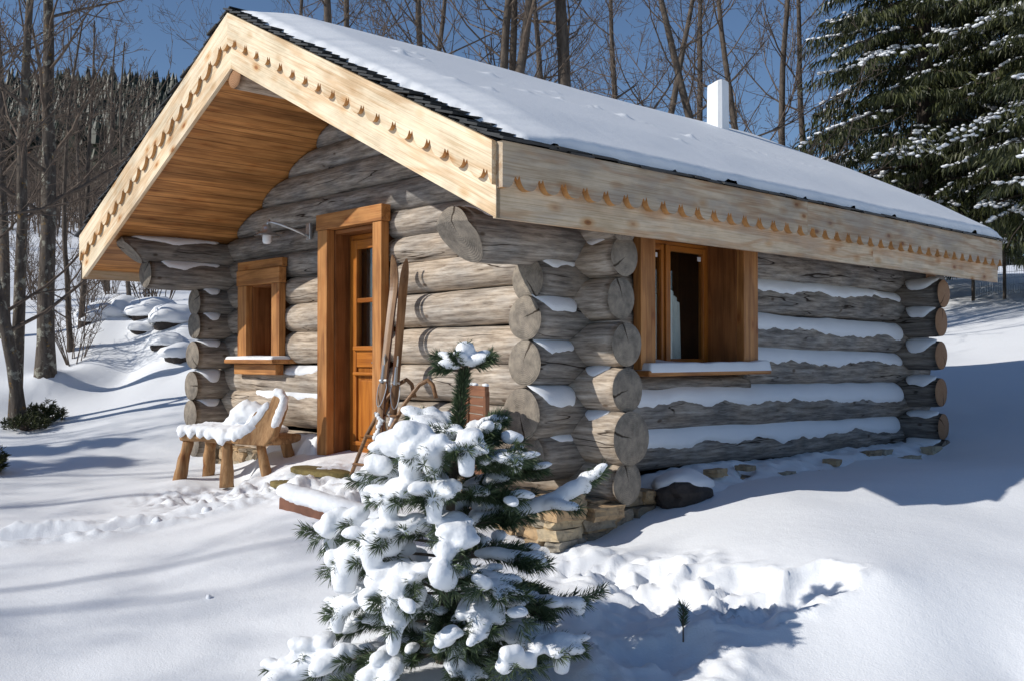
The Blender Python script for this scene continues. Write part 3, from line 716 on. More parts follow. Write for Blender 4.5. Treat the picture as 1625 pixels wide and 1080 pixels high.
plank_box('outer_frame', (-2.15, yd + .02, .276), (-2.101, yd + .12, 2.264), M_DOOR, door)
plank_box('outer_frame', (-2.714, yd + .02, 2.215), (-2.151, yd + .12, 2.264), M_DOOR, door, 'x')
plank_box('stile', (-2.712, yd - .005, .28), (-2.625, yd + .05, 2.212), M_DOOR, door)
plank_box('stile', (-2.24, yd - .005, .28), (-2.153, yd + .05, 2.212), M_DOOR, door)
plank_box('rail', (-2.624, yd - .003, 2.13), (-2.241, yd + .05, 2.212), M_DOOR, door, 'x')
plank_box('rail', (-2.624, yd - .003, .28), (-2.241, yd + .05, .42), M_DOOR, door, 'x')
plank_box('rail', (-2.624, yd - .003, 1.10), (-2.241, yd + .05, 1.27), M_DOOR, door, 'x')
plank_box('moulding', (-2.65, yd - .03, 1.245), (-2.225, yd - .004, 1.285), M_DOOR, door, 'x', .01)
plank_box('moulding', (-2.65, yd - .03, 1.03), (-2.225, yd - .004, 1.06), M_DOOR, door, 'x', .01)
plank_box('moulding', (-2.65, yd - .03, .42), (-2.225, yd - .004, .46), M_DOOR, door, 'x', .01)
plank_box('glazing_bar', (-2.624, yd, 1.66), (-2.241, yd + .04, 1.70), M_DOOR, door, 'x')
plank_box('panel', (-2.624, yd + .015, .421), (-2.241, yd + .04, 1.099), M_DOOR, door)
plank_box('panel', (-2.585, yd - .004, .49), (-2.28, yd + .014, .99), M_DOOR, door, 'z', .014)
for z0, z1 in ((1.271, 1.659), (1.701, 2.129)): plank_box('pane', (-2.624, yd + .018, z0), (-2.241, yd + .022, z1), M_GLASS, door, 'z', .0005)
mb = MB(); mb.tube([Vector((-2.19, yd - .006, 1.14)), Vector((-2.19, yd - .06, 1.14)), Vector((-2.23, yd - .065, 1.14)), Vector((-2.31, yd - .06, 1.14))], [.009] * 4, 8); mb.build('handle', M_METAL, door, smooth=True)
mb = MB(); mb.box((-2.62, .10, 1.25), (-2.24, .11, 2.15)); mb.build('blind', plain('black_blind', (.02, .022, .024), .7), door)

# ---- small front window
def window(root, ax, fixed, a0, a1, z0, z1, depth0, depth1, bw, sill, split=None, outs=-1):
    """ax 'x': window in the front wall; 'y': window in the side wall"""
    def bx(name, u0, u1, w0, w1, za, zb, m, axis, bwid=.005, par=root):
        w0, w1 = min(w0, w1), max(w0, w1)
        if ax == 'x': return plank_box(name, (u0, w0, za), (u1, w1, zb), m, par, {'u': 'x', 'z': 'z', 'w': 'y'}[axis], bwid)
        return plank_box(name, (w0, u0, za), (w1, u1, zb), m, par, {'u': 'y', 'z': 'z', 'w': 'x'}[axis], bwid)
    fo = depth0; fi = depth0 - outs * .07
    L_, R2 = bw
    bx('frame_board', a0 - L_, a0, fo, fi, z0 - .0, z1, M_FRAME, 'z'); bx('frame_board', a1, a1 + R2, fo, fi, z0 - .0, z1, M_FRAME, 'z')
    bx('head_board', a0 - L_ - .01, a1 + R2 + .01, fo + outs * .008, fi, z1 + .002, z1 + .15, M_FRAME, 'u')
    bi = fi - outs * .001; bd = depth1 - outs * .05
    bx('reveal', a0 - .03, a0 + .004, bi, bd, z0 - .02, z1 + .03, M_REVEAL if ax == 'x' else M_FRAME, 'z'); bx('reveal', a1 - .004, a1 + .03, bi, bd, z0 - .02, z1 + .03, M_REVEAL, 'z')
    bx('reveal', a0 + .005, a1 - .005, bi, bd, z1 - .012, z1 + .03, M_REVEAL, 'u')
    ss = bx('sill', a0 - L_ - sill[1], a1 + R2 + sill[2], fo + outs * sill[0], bd, z0 - .045, z0 - .003, M_FRAME, 'u', .012)
    # casement
    g = depth1; u0, u1 = a0 + .005, a1 - .005; zz0, zz1 = z0 - .0, z1 - .013
    t = .045
    def sash(u0, u1, zz0, zz1, off):
        ca = bpy.data.objects.new('casement', None); COL.objects.link(ca); ca.parent = root
        g0 = g + outs * off
        bx('sash', u0, u0 + t, g0, g0 - outs * .05, zz0, zz1, M_DOOR, 'z', .006, ca); bx('sash', u1 - t, u1, g0, g0 - outs * .05, zz0, zz1, M_DOOR, 'z', .006, ca)
        bx('sash', u0 + t + .001, u1 - t - .001, g0 + -outs * .002, g0 - outs * .05, zz0, zz0 + t, M_DOOR, 'u', .006, ca); bx('sash', u0 + t + .001, u1 - t - .001, g0 - outs * .002, g0 - outs * .05, zz1 - t, zz1, M_DOOR, 'u', .006, ca)
        bx('pane', u0 + t, u1 - t, g0 - outs * .024, g0 - outs * .028, zz0 + t, zz1 - t, M_GLASS, 'z', .0005, ca)
        return g0
    bx('outer_frame', u0, u0 + .03, g - outs * .002, g - outs * .07, zz0, zz1, M_DOOR, 'z'); bx('outer_frame', u1 - .03, u1, g - outs * .002, g - outs * .07, zz0, zz1, M_DOOR, 'z')
    bx('outer_frame', u0 + .031, u1 - .031, g - outs * .002, g - outs * .07, zz1 - .03, zz1, M_DOOR, 'u'); bx('outer_frame', u0 + .031, u1 - .031, g - outs * .002, g - outs * .07, zz0, zz0 + .03, M_DOOR, 'u')
    if split:
        sash(u0 + .032, split - .014, zz0 + .031, zz1 - .031, .006); sash(split + .014, u1 - .032, zz0 + .031, zz1 - .031, .006)
        bx('mullion', split - .022, split + .022, g + outs * .024, g + outs * .007, zz0 + .031, zz1 - .031, M_DOOR, 'z', .008)
    else: sash(u0 + .032, u1 - .032, zz0 + .031, zz1 - .031, .006)
    return ss
w1 = bpy.data.objects.new('window', None); COL.objects.link(w1); w1.parent = cabin
window(w1, 'x', 0, -4.20, -3.72, 1.17, 1.88, -.215, .06, (.17, .145), (.11, .07, .06))
plank_box('apron', (-4.40, -.235, 1.02), (-3.60, -.15, 1.12), M_FRAME, w1, 'x')
plank_box('head_board', (-4.42, -.19, 2.035), (-3.57, -.13, 2.12), M_FRAME, w1, 'x')
w2 = bpy.data.objects.new('window', None); COL.objects.link(w2); w2.parent = cabin
window(w2, 'y', 0, .575, 1.685, 1.10, 2.10, .235, -.10, (.165, .20), (.08, .01, .07), split=1.12, outs=1)

def snow_pad(name, outline_fn, nu, nv, parent, frame=None): ...
def pad(x0, x1, y0, y1, z, th, parent, rag=.02, edge=.05, overhang=0., fn=None, nm='snow', seed=0, step=.012):
    """snow lying on a flat ledge: thickness falls off to a ragged edge"""
    mb = MB(); nx = max(3, int((x1 - x0) / step)); ny = max(3, int((y1 - y0) / step)); sd = seed or random.random() * 50
    for i in range(nx + 1):
        for j in range(ny + 1):
            x = x0 + (x1 - x0) * i / nx; y = y0 + (y1 - y0) * j / ny
            e = min(x - x0, x1 - x, y - y0, y1 - y) + rag * nz(x * 9, y * 9, sd) + rag * .5 * nz(x * 25, y * 25, sd)
            t = math.sqrt(max(0, min(1, e / edge))); h = th * t * (1 + .25 * nz(x * 4, y * 4, sd + 2)) * (fn(x, y) if fn else 1)
            mb.v.append((x, y, z + h - (.012 if t < .05 else 0)) if 0 < i < nx and 0 < j < ny else (x, y, z - .014))
    m = ny + 1
    for i in range(nx):
        for j in range(ny): a = i * m + j; mb.f.append((a, a + m, a + m + 1, a + 1)); mb.m.append(0)
    return mb.build(nm, M_SNOW, parent, None, True)
pad(-4.43, -3.53, -.322, -.10, 1.168, .03, w1, rag=.008, edge=.03)
pad(-.08, .316, .415, 1.95, 1.097, .042, w2, rag=.003, edge=.018, fn=lambda x, y: 1.35 - 1.2 * smooth((.22 - x) / .1) * smooth((y - .9) / .5) * .5 + .5 * smooth((.0 - x) / .08))
# curtains and paper labels on the panes
mb = MB()
for (ya, yb) in ((1.0, 1.22), (1.25, 1.43)):
    n = 14; b = len(mb.v)
    for i in range(n + 1):
        y = ya + (yb - ya) * i / n
        top = 1.62 + .18 * (1 - i / n)
        for z in (1.13, top): mb.v.append((-.20 + .014 * math.sin(i * 1.9), y - .02 * (z > 1.4) * (i / n), z))
    for i in range(n): a = b + 2 * i; mb.f.append((a, a + 2, a + 3, a + 1)); mb.m.append(0)
mb.build('curtain', M_CURT, w2)
for yy in (1.04, 1.60):
    mb = MB(); mb.box((-.1175, yy - .045, 1.955), (-.1155, yy + .0, 1.99)); mb.build('paper_label', M_WHITE, w2)

# ---- dry-stone footing
def stone(mb, c, sz, seed, M3=None):
    bm = bmesh.new(); bmesh.ops.create_cube(bm, size=1); bmesh.ops.subdivide_edges(bm, edges=bm.edges, cuts=2, use_grid_fill=True)
    for v in bm.verts:
        p = v.co.copy(); q = p.copy()
        # pull the corners in, roughen
        l = max(abs(p.x), abs(p.y), abs(p.z)); rr = p.length
        q = p * (1 - .05 * (rr - l) / .37)
        q += Vector((nz(p.x * 2 + seed, p.y * 2, p.z * 2), nz(p.x * 2, p.y * 2 + seed, p.z * 2), nz(p.x * 2, p.y * 2, p.z * 2 + seed))) * .13
        v.co = Vector((q.x * sz[0], q.y * sz[1], q.z * sz[2]))
    rot = Matrix.Rotation(rnd(-.08, .08), 3, 'Y') @ Matrix.Rotation(rnd(-.12, .12), 3, 'Z')
    bm.verts.ensure_lookup_table()
    mb.add([rot @ v.co + Vector(c) for v in bm.verts], [[v.index for v in f.verts] for f in bm.faces]); bm.free()
def footing(p, q, depth, z0, z1, course, outn, extra=()):
    mb = MB(); p = Vector(p); q = Vector(q); L = (q - p).length; A = (q - p).normalized(); z = z0; k = 0
    swap = abs(A.y) > .5
    while z < z1 - .02:
        h = min(course * rnd(.8, 1.25), z1 - z); s = -rnd(0, .1)
        while s < L:
            w = rnd(.08, .15) if depth < .29 else rnd(.10, .22); c = p + A * (s + w / 2) + Vector(outn) * (rnd(-.03, .035)); c.z = z + h / 2
            sz = (w * 1.03, depth, h * 1.04) if not swap else (depth, w * 1.03, h * 1.04)
            stone(mb, c, sz, random.random() * 90); s += w
        z += h; k += 1
    for (x_, y_, z_, w_, h_) in extra: stone(mb, Vector((x_, y_, z_)), (.12, w_, h_), random.random() * 90)
    return mb.build('stone_footing', M_STONE, cabin)
footing((-4.9, -.13, 0), (-2.95, -.13, 0), .26, -.02, .30, .085, (0, -1, 0))
footing((-2.9, -.13, 0), (.34, -.15, 0), .30, -.15, .26, .07, (0, -1, 0))
footing((.2, -.38, 0), (.2, 4.9, 0), .30, -.12, .27, .10, (1, 0, 0), [(.34, 1.15, .335, .16, .06), (.46, 1.9, .27, .2, .05), (.50, 2.3, .235, .30, .06), (.40, 2.75, .30, .14, .05), (.36, 3.5, .32, .22, .05), (.36, 3.75, .31, .16, .06), (.52, 3.9, .25, .35, .06), (.33, 1.55, .34, .12, .04), (.48, 4.5, .29, .2, .08)])
footing((-.22, -.48, 0), (.36, -.48, 0), .26, -.15, .34, .065, (0, -1, 0))
# drift of snow on the side footing
mb = MB(); ny = 240; nx = 22
for i in range(ny + 1):
    y = .35 + 4.75 * i / ny
    for j in range(nx + 1):
        t = j / nx; x = .08 + .62 * t; zt_ = .36 - .02 * y / 4 ; b = G(x, y)
        z = zt_ + (b - .05 - zt_) * smooth(t ** 1.3) + .035 * nz(x * 5, y * 3, 4) + .022 * nz(x * 11, y * 9, 8) - .07 * smooth((nz(x * 4.5, y * 3.3, 31) - .25) / .25)*(t>.1) - .3 * (t > .999) - .12 * smooth((.62 - y) / .25)
        mb.v.append((x, y, z))
for i in range(ny):
    for j in range(nx): a = i * (nx + 1) + j; mb.f.append((a, a + 1, a + nx + 2, a + nx + 1)); mb.m.append(0)
mb.build('snow_drift', M_SNOW, cabin, None, True)
mb = MB(); nx = 110; ny = 20      # snow bank between bench and door
for i in range(nx + 1):
    x = -4.05 + 1.16 * i / nx
    for j in range(ny + 1):
        t = j / ny; y = -.10 - .34 * t; k = smooth((x + 4.1) / .5) * (1 if x < -3.0 else smooth((-2.88 - x) / .12))
        z = .40 * k + .08 - (.40 * k - .06) * smooth(t ** 1.2) + .025 * nz(x * 5, y * 5, 4) + .008 * nz(x * 14, y * 14, 8) - .2 * (t > .999) - .06 * smooth((nz(x * 6, y * 6, 31) - .2) / .3)
        mb.v.append((x, y, z))
for i in range(nx):
    for j in range(ny): a = i * (ny + 1) + j; mb.f.append((a, a + 1, a + ny + 2, a + ny + 1)); mb.m.append(0)
mb.build('snow_drift', M_SNOW, cabin, None, True)
# ------------------------------------------------------------------ movable things by the wall
def sub(obj_, vs):  # helper: world -> local of an empty root
    return obj_
def root_frame(root): return Matrix.Translation(root.location) @ Matrix.Rotation(root.rotation_euler.z, 4, 'Z')
class PB(MB):
    """mesh given in world coordinates, stored relative to its root"""
    def put(s, name, mats, root, smooth=False, frame=None):
        o = s.build(name, mats, None, frame, smooth)
        inv = root_frame(root).inverted()
        if frame is None: o.data.transform(inv)
        else: o.matrix_basis = inv @ frame
        o.parent = root; return o
def remesh_snow(o, vox=.012, sm=6, disp=.008, size=.12):
    m = o.modifiers.new('remesh', 'REMESH'); m.mode = 'VOXEL'; m.voxel_size = vox; m.use_smooth_shade = True
    s_ = o.modifiers.new('smooth', 'SMOOTH'); s_.factor = .5; s_.iterations = sm
    if disp:
        t = bpy.data.textures.get('snow_lumps') or bpy.data.textures.new('snow_lumps', 'CLOUDS'); t.noise_scale = size
        d = o.modifiers.new('lumps', 'DISPLACE'); d.texture = t; d.strength = disp * 2; d.texture_coords = 'LOCAL'
    return o
_ICO = {}
def ico(n):
    if n not in _ICO:
        bm = bmesh.new(); bmesh.ops.create_icosphere(bm, subdivisions=n, radius=1)
        _ICO[n] = ([v.co.copy() for v in bm.verts], [[v.index for v in f.verts] for f in bm.faces]); bm.free()
    return _ICO[n]
def ball(mb, c, r, n=1, M=None, flatbot=None):
    vs, fs = ico(n); r = Vector(r) if hasattr(r, '__len__') else Vector((r, r, r)); out_ = []
    for v in vs:
        q = Vector((v.x * r.x, v.y * r.y, v.z * r.z))
        if flatbot is not None and q.z < 0: q.z *= flatbot
        if M: q = M @ q
        out_.append(q + Vector(c))
    mb.add(out_, fs)

# bench: half-log seat, crooked legs, carved end piece, snow on top
bz = G(*xy(9.0, -2.9)) ; B0 = Vector((-3.95, -.84, .12)); BC, BS = math.cos(R_(24)), math.sin(R_(24))
bench = thing('rustic_bench', 'snow-covered rustic bench of hewn wood with a carved end, under the small window', 'bench', (B0.x + .55, B0.y, .13))
def bp(x, y, z): x *= .88; return Vector((B0.x + x * BC - y * BS, B0.y + x * BS + y * BC, B0.z + z * .92))
mb = PB(); n = 26
for i in range(n + 1):
    x = -.03 + 1.13 * i / n; w = .21 + .03 * nz(x * 2, 3.3) + .04 * smooth((x - .9) / .3)
    zc = .38 + .01 * nz(x * 3, 1.); th = .052 + .012 * nz(x * 3, 9.)
    for j in range(14):
        a = 2 * math.pi * j / 14; cy = w * math.copysign(abs(math.cos(a)) ** .6, math.cos(a)); cz = th * math.copysign(abs(math.sin(a)) ** .7, math.sin(a))
        mb.v.append(tuple(bp(x, cy * (1 + .06 * nz(x * 5, a)), zc + cz)))
for i in range(n):
    for j in range(14): a = i * 14 + j; b = i * 14 + (j + 1) % 14; mb.f.append((a, b, b + 14, a + 14)); mb.m.append(0)
mb.f += [tuple(reversed(range(14))), tuple(n * 14 + j for j in range(14))]; mb.m += [0, 0]
mb.put('seat', M_RUST, bench, True, frame_from(bp(0, 0, .38), Vector((BC, BS, 0))))
for (x0, y0, x1, y1, r0, r1) in [(.02, -.13, -.06, -.18, .045, .062), (.52, -.15, .57, -.20, .042, .066), (.92, -.14, 1.06, -.19, .045, .05), (.05, .14, -.04, .2, .05, .06), (.98, .14, 1.08, .2, .05, .06)]:
    mb = PB(); pts = [bp(x0 + (x1 - x0) * t + .012 * nz(t * 3, x0 * 9), y0 + (y1 - y0) * t, .36 - .44 * t) for t in [i / 9 for i in range(10)]]
    mb.tube(pts, [r0 + (r1 - r0) * i / 9 + .008 * nz(i * .5, x0 * 7) for i in range(10)], 9)
    mb.put('leg', M_RUST, bench, True, frame_from(pts[0], Vector((0, 0, -1)), Vector((0, 1, 0))))
# carved end: an upright board with a notched, pointed outline
prof = [(.62, .38), (.66, .34), (1.04, .33), (1.13, .42), (1.18, .56), (1.22, .68), (1.20, .80), (1.13, .83), (1.08, .78), (1.06, .72), (1.00, .70), (.96, .65), (.90, .65), (.86, .60), (.87, .54), (.92, .50), (.86, .46), (.80, .49), (.76, .43)]
mb = PB(); m_ = len(prof); 
for k, yy in ((0, -.235), (1, -.165)):
    for (x, z) in prof: mb.v.append(tuple(bp(x + .02 * k, yy + .12 * (z - .36), z)))
mb.f += [tuple(range(m_)), tuple(reversed(range(m_, 2 * m_)))] + [(i, i + m_, (i + 1) % m_ + m_, (i + 1) % m_) for i in range(m_)]; mb.m += [0] * (m_ + 2)
o = mb.put('carved_end', M_RUST, bench, False, frame_from(bp(1.1, -.2, .6), Vector((.25, 0, 1)), Vector((0, 1, 0)))); 
bm = bmesh.new(); bm.from_mesh(o.data); bmesh.ops.recalc_face_normals(bm, faces=bm.faces); bm.to_mesh(o.data); bm.free(); bevel(o, .014, 3)
mb = PB(); mb.tube([bp(.45, .20, .42), bp(.60, .21, .56), bp(.78, .21, .60), bp(.88, .2, .56)], [.06, .07, .07, .06], 10, flat=.6); mb.put('backrest', M_RUST, bench, True)
mb = PB()
for i in range(26):
    t = i / 25; x = -.05 + 1.0 * t
    for y in (-.15, -.05, .06, .15): ball(mb, bp(x + rnd(-.02, .02), y + rnd(-.01, .01), .45 + .012 * nz(x * 4, y * 8)), (.07, .07, .055 + .008 * nz(x * 6, y * 9)))
for x in (.0, .12, .24, .35, .45, .52, .60, .66, .74): ball(mb, bp(x, -.215, .425 + rnd(-.02, .008)), (.055, .035, .05))
for x, z in ((.50, .37), (.54, .36), (.68, .40)): ball(mb, bp(x, -.235, z), (.04, .03, .05))
for x, y, z, r in [(.30, .17, .50, .10), (.38, .17, .58, .12), (.48, .17, .63, .13), (.58, .18, .62, .12), (.70, .18, .60, .11), (.82, .16, .60, .10), (.92, .12, .62, .09), (.65, .08, .50, .10), (.8, .02, .50, .1), (.9, -.05, .52, .09)]: ball(mb, bp(x, y, z), (r, r * .8, r * .9))
for x, z, r in [(.68, .43, .05), (.74, .45, .055), (.80, .47, .05), (.84, .50, .05), (.90, .56, .05), (.95, .60, .05), (.98, .65, .05), (1.03, .70, .045), (1.13, .83, .045), (1.18, .82, .045), (1.22, .77, .045), (1.21, .70, .05), (1.18, .64, .055), (1.16, .58, .05), (1.14,.53,.04)]: ball(mb, bp(x, -.22 + .12 * (z - .36), z), (r, .05, r * 1.15))
remesh_snow(mb.put('snow', M_SNOW, bench), .011, 22, .006, .2)

# wall lamp
lamp = thing('wall_lamp', 'small galvanised swan-neck wall lamp beside the door lintel', 'lamp', (-3.16, -.16, 2.33))
mb = PB(); mb.box((-3.20, -.165, 2.25), (-3.13, -.135, 2.40)); bevel(mb.put('wall_plate', M_METAL, lamp), .006)
mb = PB(); pts = []
for t in [i / 14 for i in range(15)]:
    a = t * 1.15 * math.pi; pts.append(Vector((-3.165 - .20 * smooth(t) * 1.0, -.165 - .28 * math.sin(min(1, t * 1.3) * math.pi / 2), 2.28 + .12 * math.sin(t * math.pi * .62) + (.02 if t > .9 else 0))))
pts += [pts[-1] + Vector((-.03, 0, -.03)), pts[-1] + Vector((-.035, 0, -.06))]
mb.tube(pts, [.013] * len(pts), 8); mb.put('arm', M_METAL, lamp, True)
tip = pts[-1]
def lathe(mb, c, prof, k=24):
    b = len(mb.v)
    for (r, z) in prof:
        for j in range(k): a = 2 * math.pi * j / k; mb.v.append((c.x + r * math.cos(a), c.y + r * math.sin(a), c.z + z))
    for i in range(len(prof) - 1):
        for j in range(k): a = b + i * k + j; d = b + i * k + (j + 1) % k; mb.f.append((a, d, d + k, a + k)); mb.m.append(0)
mb = PB(); lathe(mb, tip, [(.0, .03), (.035, .028), (.04, .0), (.045, -.03), (.09, -.05), (.115, -.075), (.095, -.055), (.04, -.035), (0, -.03)]); mb.put('lamp_shade', M_METAL, lamp, True)
mb = PB(); lathe(mb, tip, [(.03, -.04), (.04, -.06), (.04, -.12), (.03, -.14), (0, -.145)]); mb.put('glass_jar', M_WHITE, lamp, True)

# two old skis leaning by the door
def ski(foot, head, side, label, wid, lean):
    root = thing('ski', label, 'ski', foot, 0, 'old wooden skis leaning on the wall')
    A = (head - foot).normalized(); L = (head - foot).length; Nn = Vector((0, -1, 0)); Nn = (Nn - A * Nn.dot(A)).normalized(); Wd = A.cross(Nn)
    c45 = math.cos(side); s45 = math.sin(side); N2 = Nn * c45 + Wd * s45; W2 = Wd * c45 - Nn * s45
    mb = PB(); n = 60
    for i in range(n + 1):
        t = i / n; s = L * t; up = 0.; 
        if t > .84: q = (t - .84) / .16; up = -.085 * q * q * 1.0
        camb = .02 * math.sin(t * math.pi)
        w = wid * (1 - .18 * math.sin(min(1, t / .85) * math.pi)) * (1 if t < .9 else math.sqrt(max(.02, 1 - ((t - .9) / .1) ** 2)))
        th = .009 + .006 * math.sin(min(1., t / .85) * math.pi)
        p = foot + A * s + N2 * (camb - up)
        for (a, b) in ((-1, -1), (1, -1), (1, 1), (.15, 1.25), (-.15, 1.25), (-1, 1)): mb.v.append(tuple(p + W2 * (w * a) + N2 * (th * b)))
    k = 6
    for i in range(n):
        for j in range(k): a = i * k + j; b = i * k + (j + 1) % k; mb.f.append((a, a + k, b + k, b)); mb.m.append(1 if j in (1, 5) else 0)
    mb.f += [tuple(range(k)), tuple(reversed(range(n * k, n * k + k)))]; mb.m += [0, 0]
    o = mb.put('blade', [M_SKI, M_SKID], root, False, frame_from(foot, A, N2))
    bm = bmesh.new(); bm.from_mesh(o.data); bmesh.ops.recalc_face_normals(bm, faces=bm.faces); bm.to_mesh(o.data); bm.free()
    # binding: toe plate, front lever and cable loop
    mb = PB(); q = foot + A * (L * .48) + N2 * .03
    mb.tube([q - A * .05 + W2 * .03, q - A * .05 - W2 * .03], [.012, .012], 6); mb.tube([q - A * .07, q + A * .07], [.024, .02], 8, flat=.5)
    mb.tube([q + A * .07, q + A * .13 + N2 * .02, q + A * .16], [.008] * 3, 6)
    c_ = [q - A * .07 + W2 * .028] + [q - A * (.10 + .16 * math.sin(u * math.pi)) + W2 * (.035 * math.cos(u * math.pi)) + N2 * (.03 * math.sin(u * math.pi)) for u in [i / 10 for i in range(11)]] + [q - A * .07 - W2 * .028]
    mb.tube(c_, [.0045] * len(c_), 5)
    r_ = foot + A * (L * .30) + N2 * .03; mb.tube([r_ - A * .04 + W2 * .04, r_ - A * .01, r_ + A * .03 - W2 * .04], [.013] * 3, 6)
    mb.put('binding', M_METAL, root)
    mb = PB()
    for i in range(9): ball(mb, foot + A * (L * (.21 + .012 * i)) + N2 * .028 + W2 * rnd(-.02, .02), rnd(.014, .026))
    mb.put('snow', M_SNOW, root, True)
    return root
f1 = Vector((-1.50, -.62, .20)); ski(f1, Vector((-1.72, -.235, 1.97)), .45, 'light brown wooden ski, the front one of the pair leaning beside the door', .034, 0)
f2 = Vector((-1.43, -.55, .20)); ski(f2, Vector((-1.65, -.215, 1.94)), 1.05, 'dark red-brown edged ski, standing behind the light one beside the door', .034, 0)

# old sledge leaning on the wall
sled = thing('wooden_sled', 'old wooden sled with curved runners leaning on the wall behind the skis', 'sled', (-1.66, -.42, .30))
for k in (0, 1):
    ox = -1.64 + .26 * k
    mb = PB(); base = Vector((ox - .20, -.62, .22))
    pts = [base, base + Vector((.10, .10, .36)), base + Vector((.20, .20, .62)), base + Vector((.285, .27, .76)), base + Vector((.335, .31, .795)), base + Vector((.375, .33, .76)), base + Vector((.40, .34, .66))]
    P2 = []
    for a, b in zip(pts, pts[1:]): P2 += [a.lerp(b, t) for t in (0, .5)]
    P2.append(pts[-1]); mb.tube(P2, [.017] * len(P2), 6); mb.put('runner', M_SKI, sled, True)
for t, n_ in ((.15, 'slat'), (.38, 'slat'), (.55, 'slat')):
    mb = PB(); a = Vector((-1.84 + .30 * t, -.64 + .30 * t, .22 + .95 * t)); mb.tube([a, a + Vector((.28, 0, .0))], [.02, .02], 6, flat=.6); mb.put(n_, M_SKI, sled)

# folding garden chair at the corner
chair = thing('folding_chair', 'red-brown slatted folding garden chair behind the young pine', 'chair', (-.50, -.72, .18))
cb = Vector((-.40, -.69, .18)); ang = .16
def cp(u, v, w): return cb + Vector((math.cos(-.35) * u, math.sin(-.35) * u, 0)) + Vector((.12 * w, -.1 * w, w)) + Vector((.35, .94, 0)) * v
def cbar(mb, a, b, w, t):
    mb.tube([a, b], [w, w], 4, flat=t)
def chpart(name, a, b, w, flat=.5):
    mb = PB(); mb.tube([a, b], [w, w], 4, flat=flat); mb.put(name, M_TEAK, chair, False, frame_from(a, b - a, Vector((0, 1, .01))))
def slab(name, u0, u1, w0, w1, v0, v1):
    mb = PB(); q = [cp(u0, v0, w0), cp(u1, v0, w0), cp(u1, v1, w0), cp(u0, v1, w0), cp(u0, v0, w1), cp(u1, v0, w1), cp(u1, v1, w1), cp(u0, v1, w1)]
    mb.add(q, [(3, 2, 1, 0), (4, 5, 6, 7), (0, 1, 5, 4), (1, 2, 6, 5), (2, 3, 7, 6), (3, 0, 4, 7)]); o = mb.put(name, M_TEAK, chair, False, frame_from(q[0], (q[1] - q[0]) if abs(u1 - u0) > abs(w1 - w0) else (q[4] - q[0]), Vector((.1, 1, .05)))); bevel(o, .004)
slab('leg', 0, .04, 0, .80, 0, .03); slab('leg', .36, .40, 0, .80, 0, .03)
slab('leg', .05, .08, 0, .55, .035, .065); slab('leg', .32, .35, 0, .55, .035, .065)
slab('top_rail', .0, .40, .765, .83, -.004, .026)
for i in range(4): slab('back_slat', .041, .359, .545 + i * .054, .545 + i * .054 + .047, .006, .02)
for i in range(5): slab('seat_slat', .041, .359, .20 + i * .06, .20 + i * .06 + .05, .006, .02)
slab('centre_stile', .09, .115, .545, .765, -.006, .005)
mb = PB()
for u in (.02, .05, .28, .31, .33): ball(mb, cp(u, -.01, .60), (.022, .02, .012))
for u in (.15, .2, .38): ball(mb, cp(u, .01, .838), (.03, .02, .012))
mb.put('snow', M_SNOW, chair, True)

# snow-covered timber in front
a = at(455, 826, 7.05); b = at(640, 855, 6.05); a.z = G(a.x, a.y) + .015; b.z = G(b.x, b.y) + .015
timber = thing('timber_beam', 'red-brown squared timber lying under a thick roll of snow left of the young pine', 'beam', a.lerp(b, .5))
mb = PB(); M = frame_from(a, b - a); L = (b - a).length; mb.box((0, -.06, -.11), (L, .06, .05), M=M); bevel(mb.put('beam', M_REDBR, timber), .01)
mb = PB()
for i in range(46):
    t = i / 45; q = a.lerp(b, -.02 + 1.04 * t); e = .75 + .25 * math.sqrt(min(1, min(t, 1 - t) * 8)); ball(mb, q + Vector((0, 0, .085 + .008 * nz(t * 9, 1))), (.085 * e, .085 * e, .07 * e), 2)
remesh_snow(mb.put('snow', M_SNOW, timber), .012, 16, .006, .2)

# slabs at the threshold
def flatstone(name, c, rx, ry, th, label, m, seed, cat='slab', tilt=(0, 0)):
    root = thing(name, label, cat, c); mb = PB(); k = 22
    ring = [(rx * (1 + .18 * nz(math.cos(2 * math.pi * i / k) * 1.5, math.sin(2 * math.pi * i / k) * 1.5, seed)) * math.cos(2 * math.pi * i / k), ry * (1 + .2 * nz(math.cos(2 * math.pi * i / k) * 1.5, math.sin(2 * math.pi * i / k) * 1.5, seed + 4)) * math.sin(2 * math.pi * i / k)) for i in range(k)]
    for (q, z) in ((1, -th), (1.02, 0), (.97, .008), (.5, .012)):
        for (x, y) in ring: mb.v.append((c[0] + x * q, c[1] + y * q, c[2] + z + tilt[0] * x + tilt[1] * y + .004 * nz(x * 9, y * 9, seed)))
    for i in range(3):
        for j in range(k): A_ = i * k + j; B_ = i * k + (j + 1) % k; mb.f.append((A_, B_, B_ + k, A_ + k)); mb.m.append(0)
    mb.f.append(tuple(3 * k + j for j in range(k))); mb.m.append(0)
    mb.put('slab', m, root, True); return root
q = at(508, 752, 8.15); gz = lambda v, h: (v.x, v.y, G(v.x, v.y) + h)
s1 = flatstone('stone_slab', gz(q, .006), .38, .15, .03, 'large mossy olive stone slab swept bare in front of the door', M_OLIVE, 3)
q = at(456, 772, 7.9); flatstone('stone_slab', gz(q, .01), .2, .10, .03, 'small mossy stone slab left of the large one before the door', M_OLIVE, 8)

